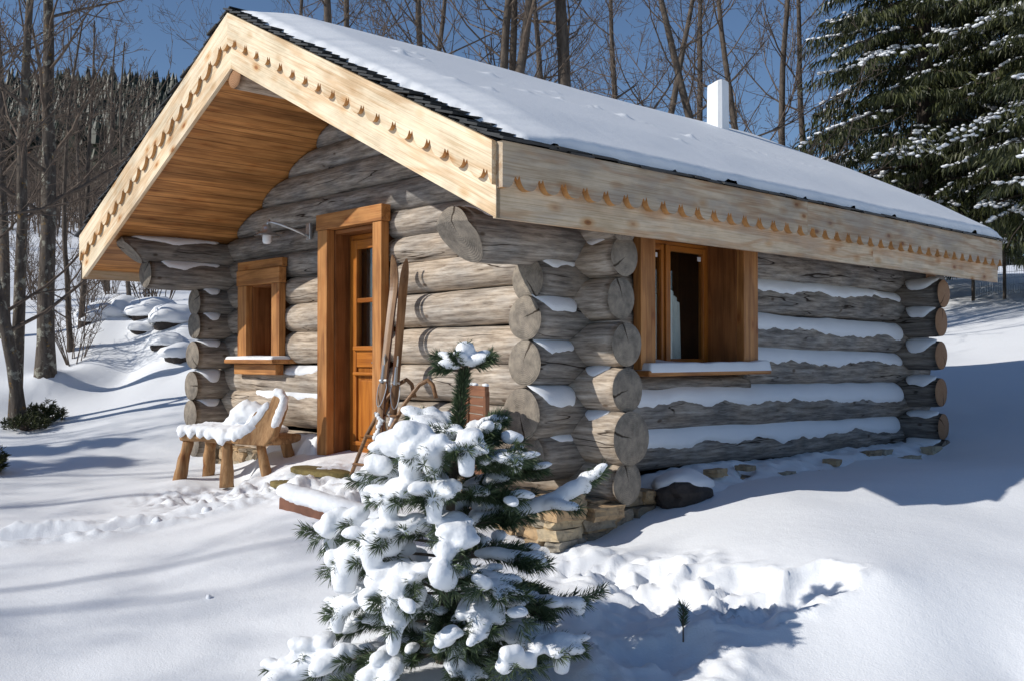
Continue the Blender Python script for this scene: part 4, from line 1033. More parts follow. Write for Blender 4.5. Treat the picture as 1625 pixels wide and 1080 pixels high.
# dark rock by the side wall, snow on its back
q = at(1082, 808, 6.95); gq = Vector((q.x, q.y, G(q.x, q.y)))
rock = thing('rock', 'dark angular rock with a snow cap against the side wall near the corner', 'rock', gq)
mb = PB(); vs, fs = ico(3)
def rk(v, s, sd): 
    h = 1 + .28 * nz(v.x * 1.2 + sd, v.y * 1.2, v.z * 1.2) + .14 * nz(v.x * 3, v.y * 3 + sd, v.z * 3)
    return Vector((v.x * s[0] * h, v.y * s[1] * h, v.z * s[2] * h))
mb.add([gq + Vector((0, 0, .05)) + rk(Matrix.Rotation(.5, 3, 'Z') @ v, (.17, .23, .13), 4) for v in vs], fs); mb.put('stone', plain('dark_rock', (.045, .035, .03), .8, 0, 14, .4, .6, .01), rock)
mb = PB(); mb.add([gq + Vector((-.03, .03, .09)) + rk(Matrix.Rotation(.5, 3, 'Z') @ v, (.18, .24, .11), 4) for v in vs if True], fs); o = mb.put('snow', M_SNOW, rock, True); o.location = (-.01, .02, .02)

# small tin at the foot of the pine, and a lone pine sprig in the snow
q = at(557, 1052, 4.3)
tin = thing('metal_tin', 'small metal tin half hidden in the snow under the young pine', 'tin', (q.x, q.y, q.z - .02))
mb = PB(); lathe(mb, Vector((q.x, q.y, q.z - .05)), [(.0, 0), (.03, 0), (.03, .09), (.033, .095), (.033, .10), (0, .102)], 20); mb.put('body', M_METAL, tin, True)
mb = PB(); ball(mb, Vector((q.x, q.y, q.z + .055)), (.035, .035, .012), 2); mb.put('snow', M_SNOW, tin, True)

# loose clumps of snow that rolled onto the smooth crust on the left
for (px, py, d, r, lb) in [(333, 943, 5.4, .018, 'lone fist-sized snow clump on the smooth snow left of the young pine'), (250, 822, 7.1, .05, 'snow block standing beside the footprint trail'), (330, 812, 7.3, .045, 'smaller snow block at the right end of the footprint trail')]:
    q = at(px, py, d); q.z = G(q.x, q.y) + r * .4
    root = thing('snow_clump', lb, 'snow clump', q, 0, 'snow clumps on the left foreground'); mb = PB()
    mb.add([q + rk(v, (r, r * .8, r * .95), px) for v in vs], fs); mb.put('lump', M_SNOW, root, True)
# ------------------------------------------------------------------ plants
def needles(mb, base, axis, L, n, nl, w, spread=.6, rad0=0.):
    """one brush of needles round a twig"""
    axis = axis.normalized(); u = axis.orthogonal().normalized(); v = axis.cross(u)
    for i in range(n):
        t = random.random(); a = rnd(0, 6.283); sp = rnd(.55, 1.) * spread; 
        d = (axis * (1 - .35 * sp) + (u * math.cos(a) + v * math.sin(a)) * sp).normalized()
        p = base + axis * (L * t); l = nl * rnd(.7, 1.1); s = d.cross(Vector((rnd(-1, 1), rnd(-1, 1), rnd(-1, 1)))).normalized() * w
        q = p + d * l; q.z -= .10 * l
        b = len(mb.v); mb.v += [tuple(p - s * .6), tuple(p + s * .6), tuple(p + d * l * .55 + s), tuple(q), tuple(p + d * l * .55 - s)]
        mb.f.append((b, b + 1, b + 2, b + 3, b + 4)); mb.m.append(0)

def young_pine():
    b = at(700, 1050, 4.35); b.z = G(b.x, b.y) - .05
    Rv = Vector((RX, RY, 0)); Fv = Vector((FX, FY, 0)); H = at(735, 522, 4.35).z - b.z
    root = thing('young_pine', 'young pine in the foreground loaded with thick clumps of snow', 'pine tree', b)
    top = b + Rv * .12 + Vector((0, 0, H - .09))
    def ax(t): return b.lerp(top, t) + Rv * (-.02 * math.sin(t * 3))
    tr = PB(); tr.tube([ax(i / 14) for i in range(15)], [.028 * (1 - .75 * i / 14) + .003 for i in range(15)], 8); tr.put('trunk', M_BARKD, root, True)
    br = PB(); nd = PB(); sn = PB(); sn2 = PB()
    random.seed(21)
    def chain(pts, r, mbs, n=1.):
        """one smooth roll of snow along a line, thickest past the middle"""
        L = sum((q - p).length for p, q in zip(pts, pts[1:])); k = max(3, int(L / (r * .30))); ph = rnd(0, 9)
        for i in range(k + 1):
            t = i / k; f = t * (len(pts) - 1); j = min(len(pts) - 2, int(f)); q = pts[j].lerp(pts[j + 1], f - j)
            rr = r * (.55 + .45 * math.sin(math.pi * min(1, t * .85 + .1)) + .22 * nz(t * L * 14, ph))
            ball(mbs, q + Vector((0, 0, rr * .45)), (rr * 1.12, rr * 1.12, rr * .78), 2)
    def tuft(p, d, s=1., snow=.5, big=1.):
        d = d.normalized(); L = .075 * s
        needles(nd, p - d * .03, d, L, int(88 * s), .062, .0017, .95)
        if random.random() < snow:
            r = rnd(.020, .034) * (.6 + .4 * big)
            chain([p + Vector((0, 0, .008)), p + d * L * 1.0 + Vector((0, 0, .006))], r, sn)
    def branch(z, az, L, up, droop, subs, snow, big, r0=.008):
        # az: 0 = picture right, 90 = away from the camera
        D = (Rv * math.cos(az) + Fv * math.sin(az)); p = ax(z / H); pts = [p]; n = 9; d = (D + Vector((0, 0, up))).normalized()
        for i in range(n):
            d = (d + Vector((rnd(-.05, .05), rnd(-.05, .05), -droop * (i / n) * (1.25 if big > 1.2 else 1.) + (.06 if i > 6 else 0)))).normalized(); p = p + d * (L / n)
            gz_ = G(p.x, p.y) + .03
            if p.z < gz_: p.z = gz_
            pts.append(p)
        br.tube(pts, [r0 * (1 - .6 * i / n) for i in range(n + 1)], 5)
        for i in range(3, n + 1):
            q = pts[i]; dd = (pts[i] - pts[i - 1])
            if i > 4: tuft(q, dd, .8, 0, big)
            for s in (-1, 1):
                if random.random() < subs + .1:
                    side = dd.cross(Vector((0, 0, 1))).normalized() * s; sd = (dd.normalized() + side * rnd(.5, 1.1) + Vector((0, 0, rnd(-.15, .3)))).normalized()
                    l2 = L * rnd(.18, .34) * (1.2 - .5 * i / n); e = q + sd * l2; md = q.lerp(e, .5) + Vector((0, 0, .01)); br.tube([q, md, e], [.004, .0035, .003], 4)
                    tuft(md, sd, .8, 0, big); tuft(e, sd + Vector((0, 0, .1)), 1., snow * .55, big)
                    if random.random() < snow * .75: chain([q, md, e, e + sd * .03], rnd(.024, .036) * big, sn)
        tuft(pts[-1], d + Vector((0, 0, .2)), 1.2, 0, big)
        if random.random() < snow * 1.25:
            hang = pts[-1] + d * .03 - Vector((0, 0, .03 + .03 * random.random())) * (big > 1.1)
            chain(pts[rnd_i(3, 5):] + [hang, hang - Vector((0, 0, .035 * big))], rnd(.030, .043) * big, sn)
        return pts
    rnd_i = lambda a, b: random.randint(a, b)
    lev = [(.08, 6, .36, .10, .12), (.20, 6, .40, .12, .13), (.34, 7, .42, .15, .13), (.50, 7, .42, .2, .12), (.66, 6, .34, .3, .10), (.80, 7, .36, .35, .12), (.92, 7, .31, .45, .10), (1.02, 5, .20, .7, .05)]
    for (z, n, L, up, dr_) in lev:
        a0 = rnd(0, 6.28)
        for i in range(n):
            az = a0 + 2 * math.pi * i / n + rnd(-.2, .2); left = -math.cos(az)
            fr_ = -math.sin(az)
            big = 1.25 + .45 * max(0, left) + .15 * max(0, fr_); snow = .62 + .3 * max(left, 0)
            if math.cos(az) > .3: big = .95; snow = .5
            if z < .4: snow *= .75; big = min(big, 1.2)
            branch(z + rnd(-.04, .04), az, L * rnd(.68, 1.15), up + rnd(-.12, .12), dr_, .55 if z > .45 else .38, snow, big)
    branch(.70, R_(8), .60, .05, -.12, .45, .85, 1.0); branch(.60, R_(172), .50, .10, .04, .5, .9, 1.5)
    branch(.14, R_(186), .74, -.05, .10, .3, .9, 1.35, .010); branch(.30, R_(-8), .56, .12, .05, .5, .6, 1.)
    branch(.22, R_(-30), .55, .0, .05, .5, .7, 1.2); branch(.40, R_(-60), .42, .0, .1, .5, .7, 1.3)
    # big pillows seen on the sunny side
    for (px, py, dd, r, f) in [(655,690,-.22,.085,.8),(625,700,-.15,.075,.9),(600,730,-.05,.06,1.),(675,720,-.25,.07,.8),(700,905,-.42,.065,1.3),(705,870,-.40,.06,.8),(715,840,-.36,.07,.6),(740,855,-.36,.06,.7),(610,920,-.25,.09,.9),(600,950,-.2,.07,.8),(645,900,-.3,.07,.8),(560,880,-.05,.075,.9),(590,860,-.15,.075,.8),(620,860,-.2,.07,.8),(535,820,.0,.07,.8),(520,840,0,.05,.9),(565,815,0,.06,.7),(550,1035,-.12,.05,1.2),(695,705,-.25,.05,1.3),(690,735,-.25,.045,1.3),(812,1035,-.45,.05,.9),(800,1050,-.45,.045,.9),(835,1045,-.4,.04,1.1),(820,970,-.38,.045,.6),(660,940,-.36,.05,1.2),(485,1020,-.03,.065,.6),(515,1015,-.03,.06,.7),(460,1045,-.05,.05,.7),(535,890,-.05,.05,1.2),(640,835,-.2,.06,.7),(810,690,-.1,.05,.7),(750,690,-.2,.055,.7),(715,1000,-.45,.05,.6),(765,920,-.4,.04,.8)]:
        c = at(px, py, 4.35 + dd)
        for k in range(5): ball(sn, c + Vector((rnd(-.4, .4) * r, rnd(-.4, .4) * r, rnd(-.35, .3) * r * f)), (r * rnd(.65, .85), r * rnd(.65, .85), r * f * rnd(.6, .8)), 2)
        for k in range(3):
            dv = Vector((rnd(-1, 1), rnd(-1, 1), rnd(-.7, 0))).normalized(); needles(nd, c + dv * r * .5 - Vector((0, 0, r * .4)), dv, .05, 30, .06, .0016, .9)
    # leader with its crown of shoots
    p0 = ax(1.03 / H); 
    for i in range(16):
        q = ax((.98 + (H - .98 - .12) * i / 16) / H); needles(nd, q, Vector((0, 0, 1)), .03, 110, .068, .0017, .9)
    tp = ax((H - .10) / H)
    for i, (a, o, z, L) in enumerate([(0, .0, 1., .09), (20, .8, .5, .12), (160, .9, .45, .13), (90, .7, .6, .1), (250, .8, .5, .11), (320, .85, .3, .13), (200, .85, .1, .11)]):
        D = (Rv * math.cos(R_(a)) + Fv * math.sin(R_(a))) * o + Vector((0, 0, z)); D.normalize(); e = tp + D * L; br.tube([tp, e], [.006, .004], 5)
        needles(nd, tp + D * L * .4, D, L * .75, 130, .05, .0016, .9)
        r = .030 if i else .040; chain([tp + D * L * .35 + Vector((0, 0, .01)), e + Vector((0, 0, .012))], r, sn2); needles(nd, tp + D * L * .5, D, L * .7, 120, .058, .0016, .9)
    br.put('branches', M_TWIG, root, True)
    nd.put('needles', M_PNEED, root)
    remesh_snow(sn.put('snow', M_SNOW, root), .008, 8, .004, .05)
    remesh_snow(sn2.put('snow', M_SNOW, root), .008, 3, .004, .05)
young_pine()
# sprig
q = at(1083, 1030, 4.62); q.z = G(q.x, q.y) - .06
sp = thing('pine_sprig', 'tiny green pine sprig poking out of the trampled snow', 'sprig', q)
mb = PB(); mb.tube([q, q + Vector((0, 0, .16))], [.004, .003], 5); mb.put('stem', M_TWIG, sp)
mb = PB()
for i in range(5): needles(mb, q + Vector((0, 0, .06 + .02 * i)), Vector((rnd(-.3, .3), rnd(-.3, .3), 1)), .03, 34, .05, .0014, .75)
mb.put('needles', M_PNEED, sp)

def bare_tree(seed, H, r0, lean=(0, 0), spread=1., nbr=22, twig=1., lowest=.22, fork=0, up=.10):
    """trunk mesh + branch mesh of a leafless tree, rooted at the origin"""
    rs = random.Random(seed); T = MB(); B = MB(); X = MB()
    def vec(s=1): return Vector((rs.uniform(-1, 1), rs.uniform(-1, 1), rs.uniform(-1, 1))) * s
    def grow(p, d, L, r, lvl):
        n = 6 if lvl == 1 else (5 if lvl == 2 else 4 if lvl == 3 else 3); pts = [p]; rr = [r]
        for i in range(n):
            d = (d + vec(.17 if lvl < 3 else .22) + Vector((0, 0, up * (1.1 if lvl < 3 else .5)))).normalized(); p = p + d * (L / n); pts.append(p); rr.append(max(.0036, r * (1 - .72 * (i + 1) / n)))
        B.tube(pts, rr, 5 if lvl == 1 else 4 if lvl == 2 else 3, cap=False)
        if lvl < 4:
            k = {1: 8, 2: 5, 3: 2}[lvl]; k = int(k * twig + rs.random())
            for j in range(k):
                t = rs.uniform(.2, 1.); i = min(n - 1, int(t * n)); q = pts[i].lerp(pts[i + 1], t * n - i) if t < 1 else pts[-1]
                dd = (pts[i + 1] - pts[i]).normalized(); sd = (dd * .8 + vec(.95)).normalized()
                grow(q, sd, L * rs.uniform(.32, .55) * (1.1 - .4 * t), rr[i] * .55, lvl + 1)
        elif leaves and rs.random() < .02:
            for _ in range(2):
                c = pts[-1] + vec(.02); s = .018; X.add([c + vec(s), c + vec(s), c + vec(s), c + vec(s)], [(0, 1, 2), (0, 2, 3)])
    leaves = True
    p = Vector((0, 0, -.2)); d = Vector((lean[0], lean[1], 1)).normalized(); pts = [p]; rr = [r0 * 1.35]; n = 16
    for i in range(n):
        d = (d + vec(.05) + Vector((-lean[0] * .03, -lean[1] * .03, .02))).normalized(); p = p + d * (H / n); pts.append(p); rr.append(r0 * (1 - .85 * (i + 1) / n) + .006)
    T.tube(pts, rr, 9, cap=False)
    for j in range(nbr):
        t = lowest + (1 - lowest) * ((j + rs.random()) / nbr); i = min(n - 1, int(t * n)); q = pts[i].lerp(pts[i + 1], t * n - i); a = rs.uniform(0, 6.28) if j % 2 else rs.uniform(0, 6.28)
        sd = (Vector((math.cos(a), math.sin(a), rs.uniform(.15, .9)))).normalized()
        grow(q, sd, H * rs.uniform(.2, .36) * (1.15 - .75 * t) * spread, rr[i] * rs.uniform(.2, .36), 1)
    return T, B, X
_trees = {}
def tree_set(key, **kw):
    T, B, X = bare_tree(**kw); _trees[key] = (T, B, X); return key
_first = {}
def put_tree(key, x, y, rz, sc, label, group, name='bare_tree', bark=None, cat='tree', tilt=(0, 0), zoff=0.):
    z = G(x, y)
    root = thing(name, label, cat, (x, y, z + zoff), rz, group); root.scale = (sc, sc, sc); root.rotation_euler = (tilt[0], tilt[1], rz)
    if key not in _first:
        T, B, X = _trees[key]
        t = T.build('trunk', bark or M_BARK, root, None, True); b = B.build('branches', M_TWIG, root, None, True); parts = [t, b]
        if X.v: parts.append(X.build('dead_leaves', M_LEAF, root))
        _first[key] = parts
    else:
        for c in _first[key]:
            e = c.copy(); COL.objects.link(e); e.parent = root
            if bark and e.name.startswith('trunk'):
                e.material_slots[0].link = 'OBJECT'; e.material_slots[0].material = bark
    return root
tree_set('A', seed=1, H=9., r0=.115, nbr=20, twig=.8)
tree_set('B', seed=2, H=10., r0=.095, lean=(.12, 0), nbr=17, twig=.85, lowest=.3)
tree_set('C', seed=3, H=8., r0=.085, lean=(-.1, .05), nbr=17, twig=.78, spread=1.15, lowest=.15)
tree_set('D', seed=4, H=7., r0=.06, nbr=18, twig=.8, spread=.8, up=.22, lowest=.12)
tree_set('E', seed=5, H=11., r0=.09, nbr=18, twig=.85, spread=1.1, lowest=.28)
def pt(px, d): return xy(d, (px - CXP) / FP * d)
GL = 'bare trees on the left beyond the bench'
left = [('A', 72, 14.0, .3, 1.05, (0, .0), 'stout lichen-spotted bare tree with long branches reaching over the sky, left of the cabin', M_BARK),
        ('C', 38, 12.4, 2.0, .95, (0, 0), 'grey bare tree rising from the dark root hollow at far left', M_BARK),
        ('B', 30, 12.7, 4.0, .85, (0, -.18), 'leaning bare trunk behind the grey tree at the dark root hollow', M_BARK),
        ('D', 112, 15.5, 1.1, .75, (0, 0), 'slim bare sapling just right of the stout lichen-spotted tree', M_BARKD),
        ('D', 128, 16.2, 3.1, .8, (0, .12), 'slim bare sapling leaning right, second from the stout tree', M_BARKD),
        ('E', 8, 16., 2.2, .9, (0, 0), 'bare tree at the very left edge of the view', M_BARK),
        ('D', 205, 24, .5, .9, (0, 0), 'slender bare tree standing alone on the snow slope under the left eave', M_BARKD),
        ('B', 170, 27, 5.5, .7, (0, 0), 'mid-size bare tree on the slope behind the slim saplings', M_BARKD),
        ('C', 250, 30, .9, .8, (0, 0), 'bare tree behind the left roof corner', M_BARKD),
        ('E', 130, 34, 3.0, .75, (0, 0), 'distant bare tree left of the roof edge, before the dark wooded hill', M_BARKD),
        ('A', -40, 20, 1.7, .9, (0, 0), 'bare tree half out of view at the left border, behind the root hollow', M_BARKD)]
for k, px, d, rz, sc, tl, lb, bk in left:
    x, y = pt(px, d); put_tree(k, x, y, rz, sc, lb, GL, bark=bk, tilt=tl)
GB = 'bare trees behind the cabin roof'
back = [('A', 545, 15, 1.4, .95, (0, 0), 'slim bare tree behind the roof ridge, nearest the gable peak'), ('D', 575, 17, .4, 1.3, (0, 0), 'thin bare tree just right of the one by the gable peak'),
        ('E', 690, 16, 2.4, .85, (0, -.10), 'bare tree with crossing boughs behind the upper roof'), ('B', 757, 15.5, .2, 1.1, (0, 0), 'forked bare tree behind the middle of the roof ridge'),
        ('D', 775, 15.8, 2.2, 1.5, (0, 0), 'thin bare stem beside the forked tree behind the ridge'), ('E', 822, 16.5, 4.5, .95, (0, .03), 'straight dark bare tree right of the forked tree'),
        ('A', 908, 16, 3.3, 1.25, (0, .06), 'thick-trunked bare tree standing highest over the roof, left of the chimney'), ('C', 1010, 19, 5.1, 1.15, (0, 0), 'wide-branched bare tree between the thick trunk and the chimney'),
        ('C', 1165, 17.5, 1.2, 1.2, (0, 0), 'dark bare tree directly behind the chimney'), ('B', 1215, 20, 2.9, 1.0, (0, 0), 'twiggy bare tree between chimney and spruce'),
        ('E', 1100, 24, .2, 1.1, (0, 0), 'tall distant bare tree seen left of the chimney'), ('D', 1250, 23, .8, 1.6, (0, 0), 'fine-twigged bare tree touching the left edge of the spruce'),
        ('C', 640, 21, 3.9, 1.1, (0, 0), 'distant bare tree between the gable peak and the forked tree'), ('A', 870, 24, .7, 1.1, (0, 0), 'distant bare tree left of the thick trunk'), ('B', 1290, 26, 4.4, 1.1, (0, 0), 'bare tree mostly hidden by the spruce'),
        ('E', 455, 19, 5.8, .75, (0, 0), 'bare tree whose twig tips show over the gable peak'), ('B', 980, 26, 1.9, 1.2, (0, 0), 'far bare tree filling the gap right of the thick trunk')]
for k, px, d, rz, sc, tl, lb in back:
    x, y = pt(px, d); put_tree(k, x, y, rz, sc, lb, GB, bark=M_BARKD, tilt=tl)
# trees out of view on the left: their shadows fall across the snow
GO = 'bare trees outside the view on the left'
for i, (d, l, k, sc, rz) in enumerate([(-.8, -17.5, 'A', 1.2, .5), (.9, -16.5, 'E', 1., 1.9), (2.6, -17.5, 'C', 1.35, 3.1), (4.4, -18., 'B', 1.1, .2), (6.5, -15.5, 'B', .9, 4.), (8.2, -15., 'E', .8, 2.7), (8.4, -17.5, 'C', 1.15, 2.)]):
    x, y = xy(d, l); put_tree(k, x, y, rz, sc, 'bare tree outside the view whose shadow stripes the snow', GO, bark=M_BARKD)

def shrub(seed, n, H, r=.012):
    rs = random.Random(seed); B = MB()
    for i in range(n):
        a = rs.uniform(0, 6.28); d = Vector((math.cos(a) * .35, math.sin(a) * .35, 1)).normalized(); p = Vector((math.cos(a) * .1, math.sin(a) * .1, -.1)); L = H * rs.uniform(.5, 1.1); pts = [p]; m = 7
        for k in range(m):
            d = (d + Vector((rs.uniform(-.16, .16), rs.uniform(-.16, .16), rs.uniform(-.02, .1)))).normalized(); p = p + d * L / m; pts.append(p)
        B.tube(pts, [r * (1 - .8 * k / m) for k in range(m + 1)], 4, cap=False)
        for k in range(2, m + 1):
            for _ in range(3):
                dd = (d * .5 + Vector((rs.uniform(-1, 1), rs.uniform(-1, 1), rs.uniform(0, 1)))).normalized(); e = pts[k] + dd * L * rs.uniform(.1, .25); B.tube([pts[k], pts[k].lerp(e, .5) + Vector((0, 0, .02)), e], [.005, .004, .0025], 3, cap=False)
                for __ in range(2):
                    e2 = pts[k].lerp(e, rs.uniform(.4, 1)); B.tube([e2, e2 + Vector((rs.uniform(-.2, .2), rs.uniform(-.2, .2), rs.uniform(.02, .22))) * (H / 2.5)], [.003, .002], 3, cap=False)
    return B
SH = [shrub(11, 12, 2.2), shrub(12, 16, 1.8), shrub(13, 9, 2.8, .016)]
shm = [None] * 3
def put_shrub(k, px, d, sc, rz, label):
    x, y = pt(px, d); root = thing('bare_shrub', label, 'shrub', (x, y, G(x, y)), rz, 'bare shrubs on the left slope'); root.scale = (sc,) * 3
    if shm[k] is None: shm[k] = SH[k].build('stems', M_TWIG, root)
    else: e = shm[k].copy(); COL.objects.link(e); e.parent = root
put_shrub(0, 118, 15.2, .8, 0, 'many-stemmed bare shrub beside the slim saplings'); put_shrub(1, 235, 21, 1.1, 1, 'dense bare shrub directly left of the cabin corner logs')
put_shrub(2, 258, 23, 1.0, 2, 'tall bare shrub seen through the gap under the left eave'); put_shrub(1, 175, 26, 1.0, 3, 'low bare shrub on the sunny snow slope'); put_shrub(0, 140, 20, .8, 4, 'thin shrub behind the snowy stone bank')
put_shrub(2, 20, 22, 1., 5, 'bare shrub behind the trees at the left edge'); put_shrub(0, 285, 28, 1.1, 5.5, 'bare shrub farthest right, just over the corner logs'); put_shrub(1, 60, 24, 1., 2.5, 'bare shrub between the two leftmost trunks')

# dark heather and roots in the hollow under the left trees, small dark conifer at the left border
def bush(name, label, cat, px, d, r, h, n, zo=0):
    x, y = pt(px, d); c = Vector((x, y, G(x, y) + zo)); root = thing(name, label, cat, c); mb = PB(); tw = PB()
    for i in range(n):
        a = rnd(0, 6.28); e = rnd(0, 1) ** .5; q = c + Vector((math.cos(a) * r * e, math.sin(a) * r * e, rnd(0, h) * (1.1 - e * .7)))
        needles(mb, q, Vector((math.cos(a) * .5, math.sin(a) * .5, .8)), .06, 12, .07, .005, .9)
        if i % 6 == 0: tw.tube([c, q], [.012, .004], 4, cap=False)
    mb.put('foliage', M_SNEED, root); tw.put('stems', M_TWIG, root)
bush('heather_bush', 'dark low heather in the root hollow below the left trees', 'bush', 44, 12.15, .24, .20, 120)
bush('heather_bush', 'small dark tuft right of the root hollow', 'bush', 72, 12.6, .2, .28, 140)
bush('small_conifer', 'small dark conifer cut off by the left border', 'conifer', -26, 9.6, .17, .34, 200)

# snow-capped boulders of the bank
rs = random.Random(5)
bl = [(165, 16.8, .42), (205, 17.0, .45), (240, 16.8, .42), (275, 16.2, .42), (225, 16.0, .2), (150, 16.5, .28), (262, 15.4, .25), (285, 15.0, .3)]
for i, (px, d, s) in enumerate(bl):
    x, y = pt(px, d); z = G(x, y); c = Vector((x, y, z - s * .12))
    root = thing('boulder', ['dark boulder under a snow cushion in the bank, nearest the saplings', 'long snow-covered boulder in the middle of the bank', 'broad snow-covered boulder right of the middle one', 'snow-capped boulder of the bank closest to the corner logs', 'small snowy rock at the foot of the bank', 'small dark rock at the left end of the bank', 'low rock below the right end of the bank', 'lowest dark rock touching the corner logs', 'snow-covered boulder behind the broad one', 'snow-covered boulder behind the long one'][i], 'boulder', c, rs.uniform(0, 6), 'snow-covered boulders of the left bank')
    mb = MB(); mb.add([rk(v, (s * .9, s * .72, s * .58), i * 3.) for v in vs], fs); mb.build('stone', bpy.data.materials['dark_rock'], root, None)
    mb = MB(); mb.add([rk(v, (s * 1.15, s * .98, s * (.62 if v.z > 0 else .22)), i * 3.) + Vector((0, 0, s * .12)) for v in vs], fs); mb.build('snow', M_SNOW, root, None, True)

# ---- spruces
def spruce(seed, H, Rb, z0=.8, snowy=.3, dens=1., name='spruce'):
    rs = random.Random(seed); T = MB(); F = MB(); Bm = MB(); Sn = MB()
    T.tube([Vector((0, 0, -.3 + (H + .3) * i / 10)) for i in range(11)], [.02 + .20 * (1 - i / 10) for i in range(11)], 9, cap=False)
    z = z0
    while z < H - .3:
        k = int(6 * dens); a0 = rs.uniform(0, 6.28); R0 = Rb * (1 - z / H) ** .75
        for i in range(k):
            a = a0 + 6.283 * i / k + rs.uniform(-.35, .35); L = R0 * rs.uniform(.7, 1.12); D = Vector((math.cos(a), math.sin(a), 0)); pts = []; n = 8
            zz = z + rs.uniform(-.28, .28); dr = rs.uniform(.2, .62)
            for j in range(n + 1):
                t = j / n; pts.append(D * (L * t) + Vector((.05 * rs.uniform(-1, 1), .05 * rs.uniform(-1, 1), zz + L * (.12 * t - dr * t * t + .20 * max(0, t - .65)))))
            Bm.tube(pts, [.03 * (1 - .8 * j / n) for j in range(n + 1)], 3, cap=False)
            side = Vector((-D.y, D.x, 0)); ns_ = max(5, int(L / .17)); sn_b = snowy * (2.2 if rs.random() < .38 else .12)
            for s_i in range(ns_):
                t = .18 + .82 * s_i / ns_; j = min(n - 1, int(t * n)); q = pts[j].lerp(pts[j + 1], t * n - j)
                for s in (-1, 1):
                    l2 = L * rs.uniform(.16, .30) * (1.15 - .6 * t) + .12; sd = (D * rs.uniform(.4, .8) + side * s).normalized(); e = q + sd * l2 + Vector((0, 0, -l2 * rs.uniform(.15, .4)))
                    mids = [q.lerp(e, u) for u in (.15, .4, .65, .85, 1.)]
                    for u_, m_ in enumerate(mids):
                        for rep in range(4):
                            hl = rs.uniform(.10, .26); wv = rs.uniform(.008, .017); dirn = Vector((rs.uniform(-.35, .35), rs.uniform(-.35, .35), -1)) + sd * rs.uniform(-.1, .8)
                            if u_ == 4: dirn += sd * 1.2
                            dirn.normalize(); wd = dirn.cross(Vector((rs.uniform(-1, 1), rs.uniform(-1, 1), rs.uniform(-.3, .3)))).normalized() * wv
                            b = len(F.v); p1 = m_ + dirn * hl * .5; p2 = m_ + dirn * hl + Vector((0, 0, -.04))
                            F.v += [tuple(m_ - wd * .5), tuple(m_ + wd * .5), tuple(p1 + wd), tuple(p1 - wd), tuple(p2)]
                            F.f += [(b, b + 1, b + 2, b + 3), (b + 3, b + 2, b + 4)]; F.m += [0, 0]
                    if t > .35 and rs.random() < sn_b:
                        for u in [rs.uniform(.1, 1.1) for _ in range(rs.randint(3, 6))]:
                            w_ = rs.uniform(.022, .055); ball(Sn, q.lerp(e, u) + Vector((rs.uniform(-.04, .04), rs.uniform(-.04, .04), rs.uniform(0, .03))), (w_ * rs.uniform(1, 1.6), w_ * rs.uniform(1, 1.6), w_ * .65), 1)
            if rs.random() < snowy * .8 and z < H * .75:
                
                for u in range(26):
                    t = rs.uniform(.35, 1.); j = min(n - 1, int(t * n)); w_ = rs.uniform(.03, .065); ball(Sn, pts[j].lerp(pts[j + 1], t * n - j) + Vector((rs.uniform(-.04, .04), rs.uniform(-.04, .04), .03)), (w_ * 1.3, w_ * 1.3, w_ * .6), 1)
        z += rs.uniform(.26, .36) / dens ** .3
    return T, Bm, F, Sn
def put_spruce(tr, x, y, rz, sc, label, group, zo=0, first=None):
    root = thing('spruce', label, 'spruce', (x, y, G(x, y) + zo), rz, group); root.scale = (sc,) * 3
    if first is None:
        T, Bm, F, Sn = tr; first = [T.build('trunk', M_BARKD, root, None, True), Bm.build('limbs', M_TWIG, root), F.build('foliage', M_SNEED, root), Sn.build('snow', M_SNOW, root, None, True)]
    else:
        for c in first: e = c.copy(); COL.objects.link(e); e.parent = root
    return first
GS = 'tall dark spruces on the right'
x, y = pt(1470, 21.5); f1 = put_spruce(spruce(41, 15, 3.6, 1.7, .34), x, y, 0, 1., 'tall dark spruce with snowy lower boughs, nearest the chimney side', GS)
x, y = pt(1690, 19.0); put_spruce(None, x, y, 2.1, .9, 'snow-dusted spruce cut off by the right border', GS, first=f1)
x, y = pt(1530, 26.5); put_spruce(None, x, y, 4.1, .85, 'spruce standing back between the two big ones', GS, first=f1)
x, y = xy(7.9, -11.9); f2 = put_spruce(spruce(43, 5, 1.3, .3, .2), x, y, 0, 1., 'young spruce outside the view whose shadow lies on the snow', 'spruces outside the view on the left')
x, y = xy(9.3, -10.6); put_spruce(None, x, y, 1, .8, 'smaller young spruce outside the view beside the first', 'spruces outside the view on the left', first=f2)

# wire fence at the right
fence = thing('wire_fence', 'thin wire-mesh fence on wooden posts at the right border beyond the cabin', 'fence', (*pt(1610, 20.5), G(*pt(1610, 20.5))))
A_ = pt(1545, 20.5); B_ = pt(1700, 19.5)
for i in range(4):
    x = A_[0] + (B_[0] - A_[0]) * i / 3; y = A_[1] + (B_[1] - A_[1]) * i / 3; z = G(x, y); mb = PB(); mb.tube([Vector((x, y, z - .2)), Vector((x, y, z + 1.15))], [.035, .03], 7); mb.put('post', M_BARKD, fence)
mb = PB()
for k in range(8):
    pts = []
    for i in range(13): x = A_[0] + (B_[0] - A_[0]) * i / 12; y = A_[1] + (B_[1] - A_[1]) * i / 12; pts.append(Vector((x, y, G(x, y) + .15 + k * .13)))
    mb.tube(pts, [.004] * 13, 3, cap=False)
for i in range(40): x = A_[0] + (B_[0] - A_[0]) * i / 39; y = A_[1] + (B_[1] - A_[1]) * i / 39; z = G(x, y); mb.tube([Vector((x, y, z + .1)), Vector((x, y, z + 1.08))], [.003, .003], 3, cap=False)
mb.put('mesh', M_METAL, fence)

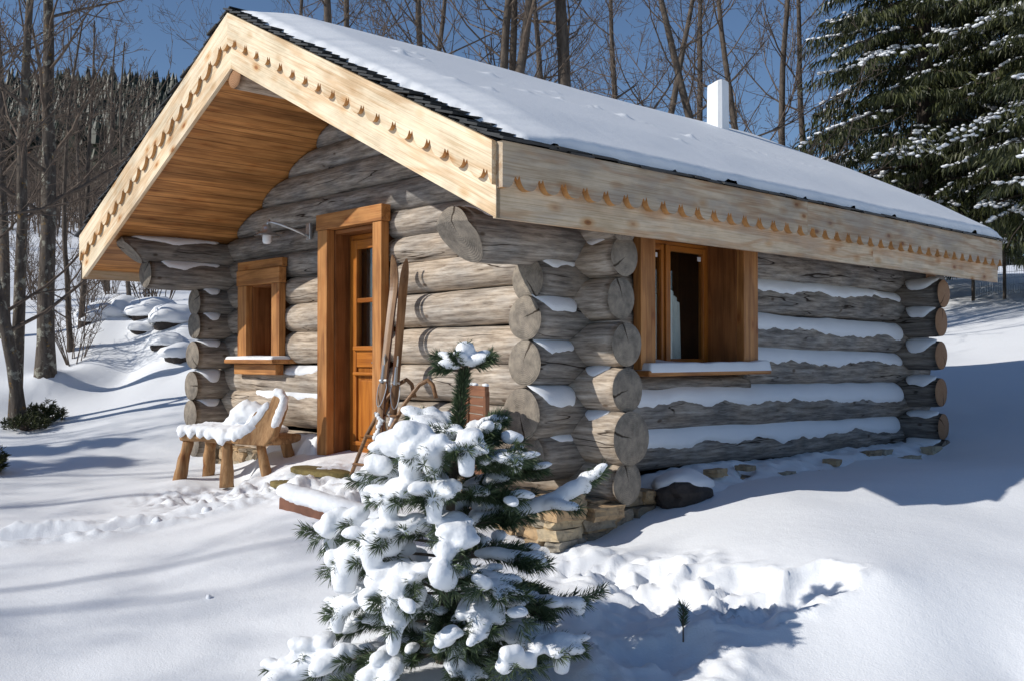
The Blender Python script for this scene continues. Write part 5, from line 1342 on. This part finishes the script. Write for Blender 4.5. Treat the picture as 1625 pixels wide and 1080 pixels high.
# ---- wooded hillside far off: one mass of conifers, and one of bare brush below it
rs = random.Random(99)
mb = MB()
for i in range(6500):
    d = rs.uniform(92, 192); l = d * rs.uniform(-.62, -.16) if i % 8 else d * rs.uniform(-.05, .75); 
    if l / d > -.05 and d < 120: continue
    x, y = xy(d, l); z = G(x, y); h = rs.uniform(4, 8.); r = h * rs.uniform(.18, .26); k = 6; base = len(mb.v)
    nl = 5
    for t in range(nl):
        z0 = z + h * (.05 + .95 * t / nl); rr = r * (1 - t / nl) * 1.0; 
        b = len(mb.v); mb.v.append((x, y, z + h * min(1, (t + 1.7) / nl)))
        for j in range(k): a = 6.283 * (j + rs.random() * .6) / k; q = rr * rs.uniform(.6, 1.3); mb.v.append((x + q * math.cos(a), y + q * math.sin(a), z0 + rs.uniform(-.2, .2)))
        for j in range(k): mb.f.append((b, b + 1 + j, b + 1 + (j + 1) % k)); mb.m.append(0)
o = mb.build('conifer_forest', M_FOREST); tag(o, 'dark conifer wood covering the hill behind the left trees', 'forest', kind='stuff')
mb = MB()
for i in range(1500):
    d = rs.uniform(36, 100); l = d * rs.uniform(-.62, -.22); 
    if nz(d * .08, l * .08, 2) < -.12: continue
    x, y = xy(d, l); z = G(x, y); h = rs.uniform(1.5, 4.5)
    dd = Vector((rs.uniform(-.15, .15), rs.uniform(-.15, .15), 1)); p = Vector((x, y, z)); e = p + dd * h; mb.tube([p, e], [.035, .012], 3, cap=False)
    for j in range(11):
        t = rs.uniform(.15, 1); q = p.lerp(e, t); a = rs.uniform(0, 6.28); u = Vector((math.cos(a), math.sin(a), rs.uniform(.3, 1.2))) * h * rs.uniform(.12, .26); mb.tube([q, q + u], [.018, .008], 3, cap=False)
        for _ in range(3): w_ = Vector((rs.uniform(-1, 1), rs.uniform(-1, 1), rs.uniform(.0, 1))) * h * .09; q2 = q + u * rs.uniform(.3, 1); mb.tube([q2, q2 + w_], [.010, .006], 3, cap=False)
o = mb.build('brushwood', M_TWIG); tag(o, 'leafless brushwood on the snowy slope below the conifer wood', 'brushwood', kind='stuff')
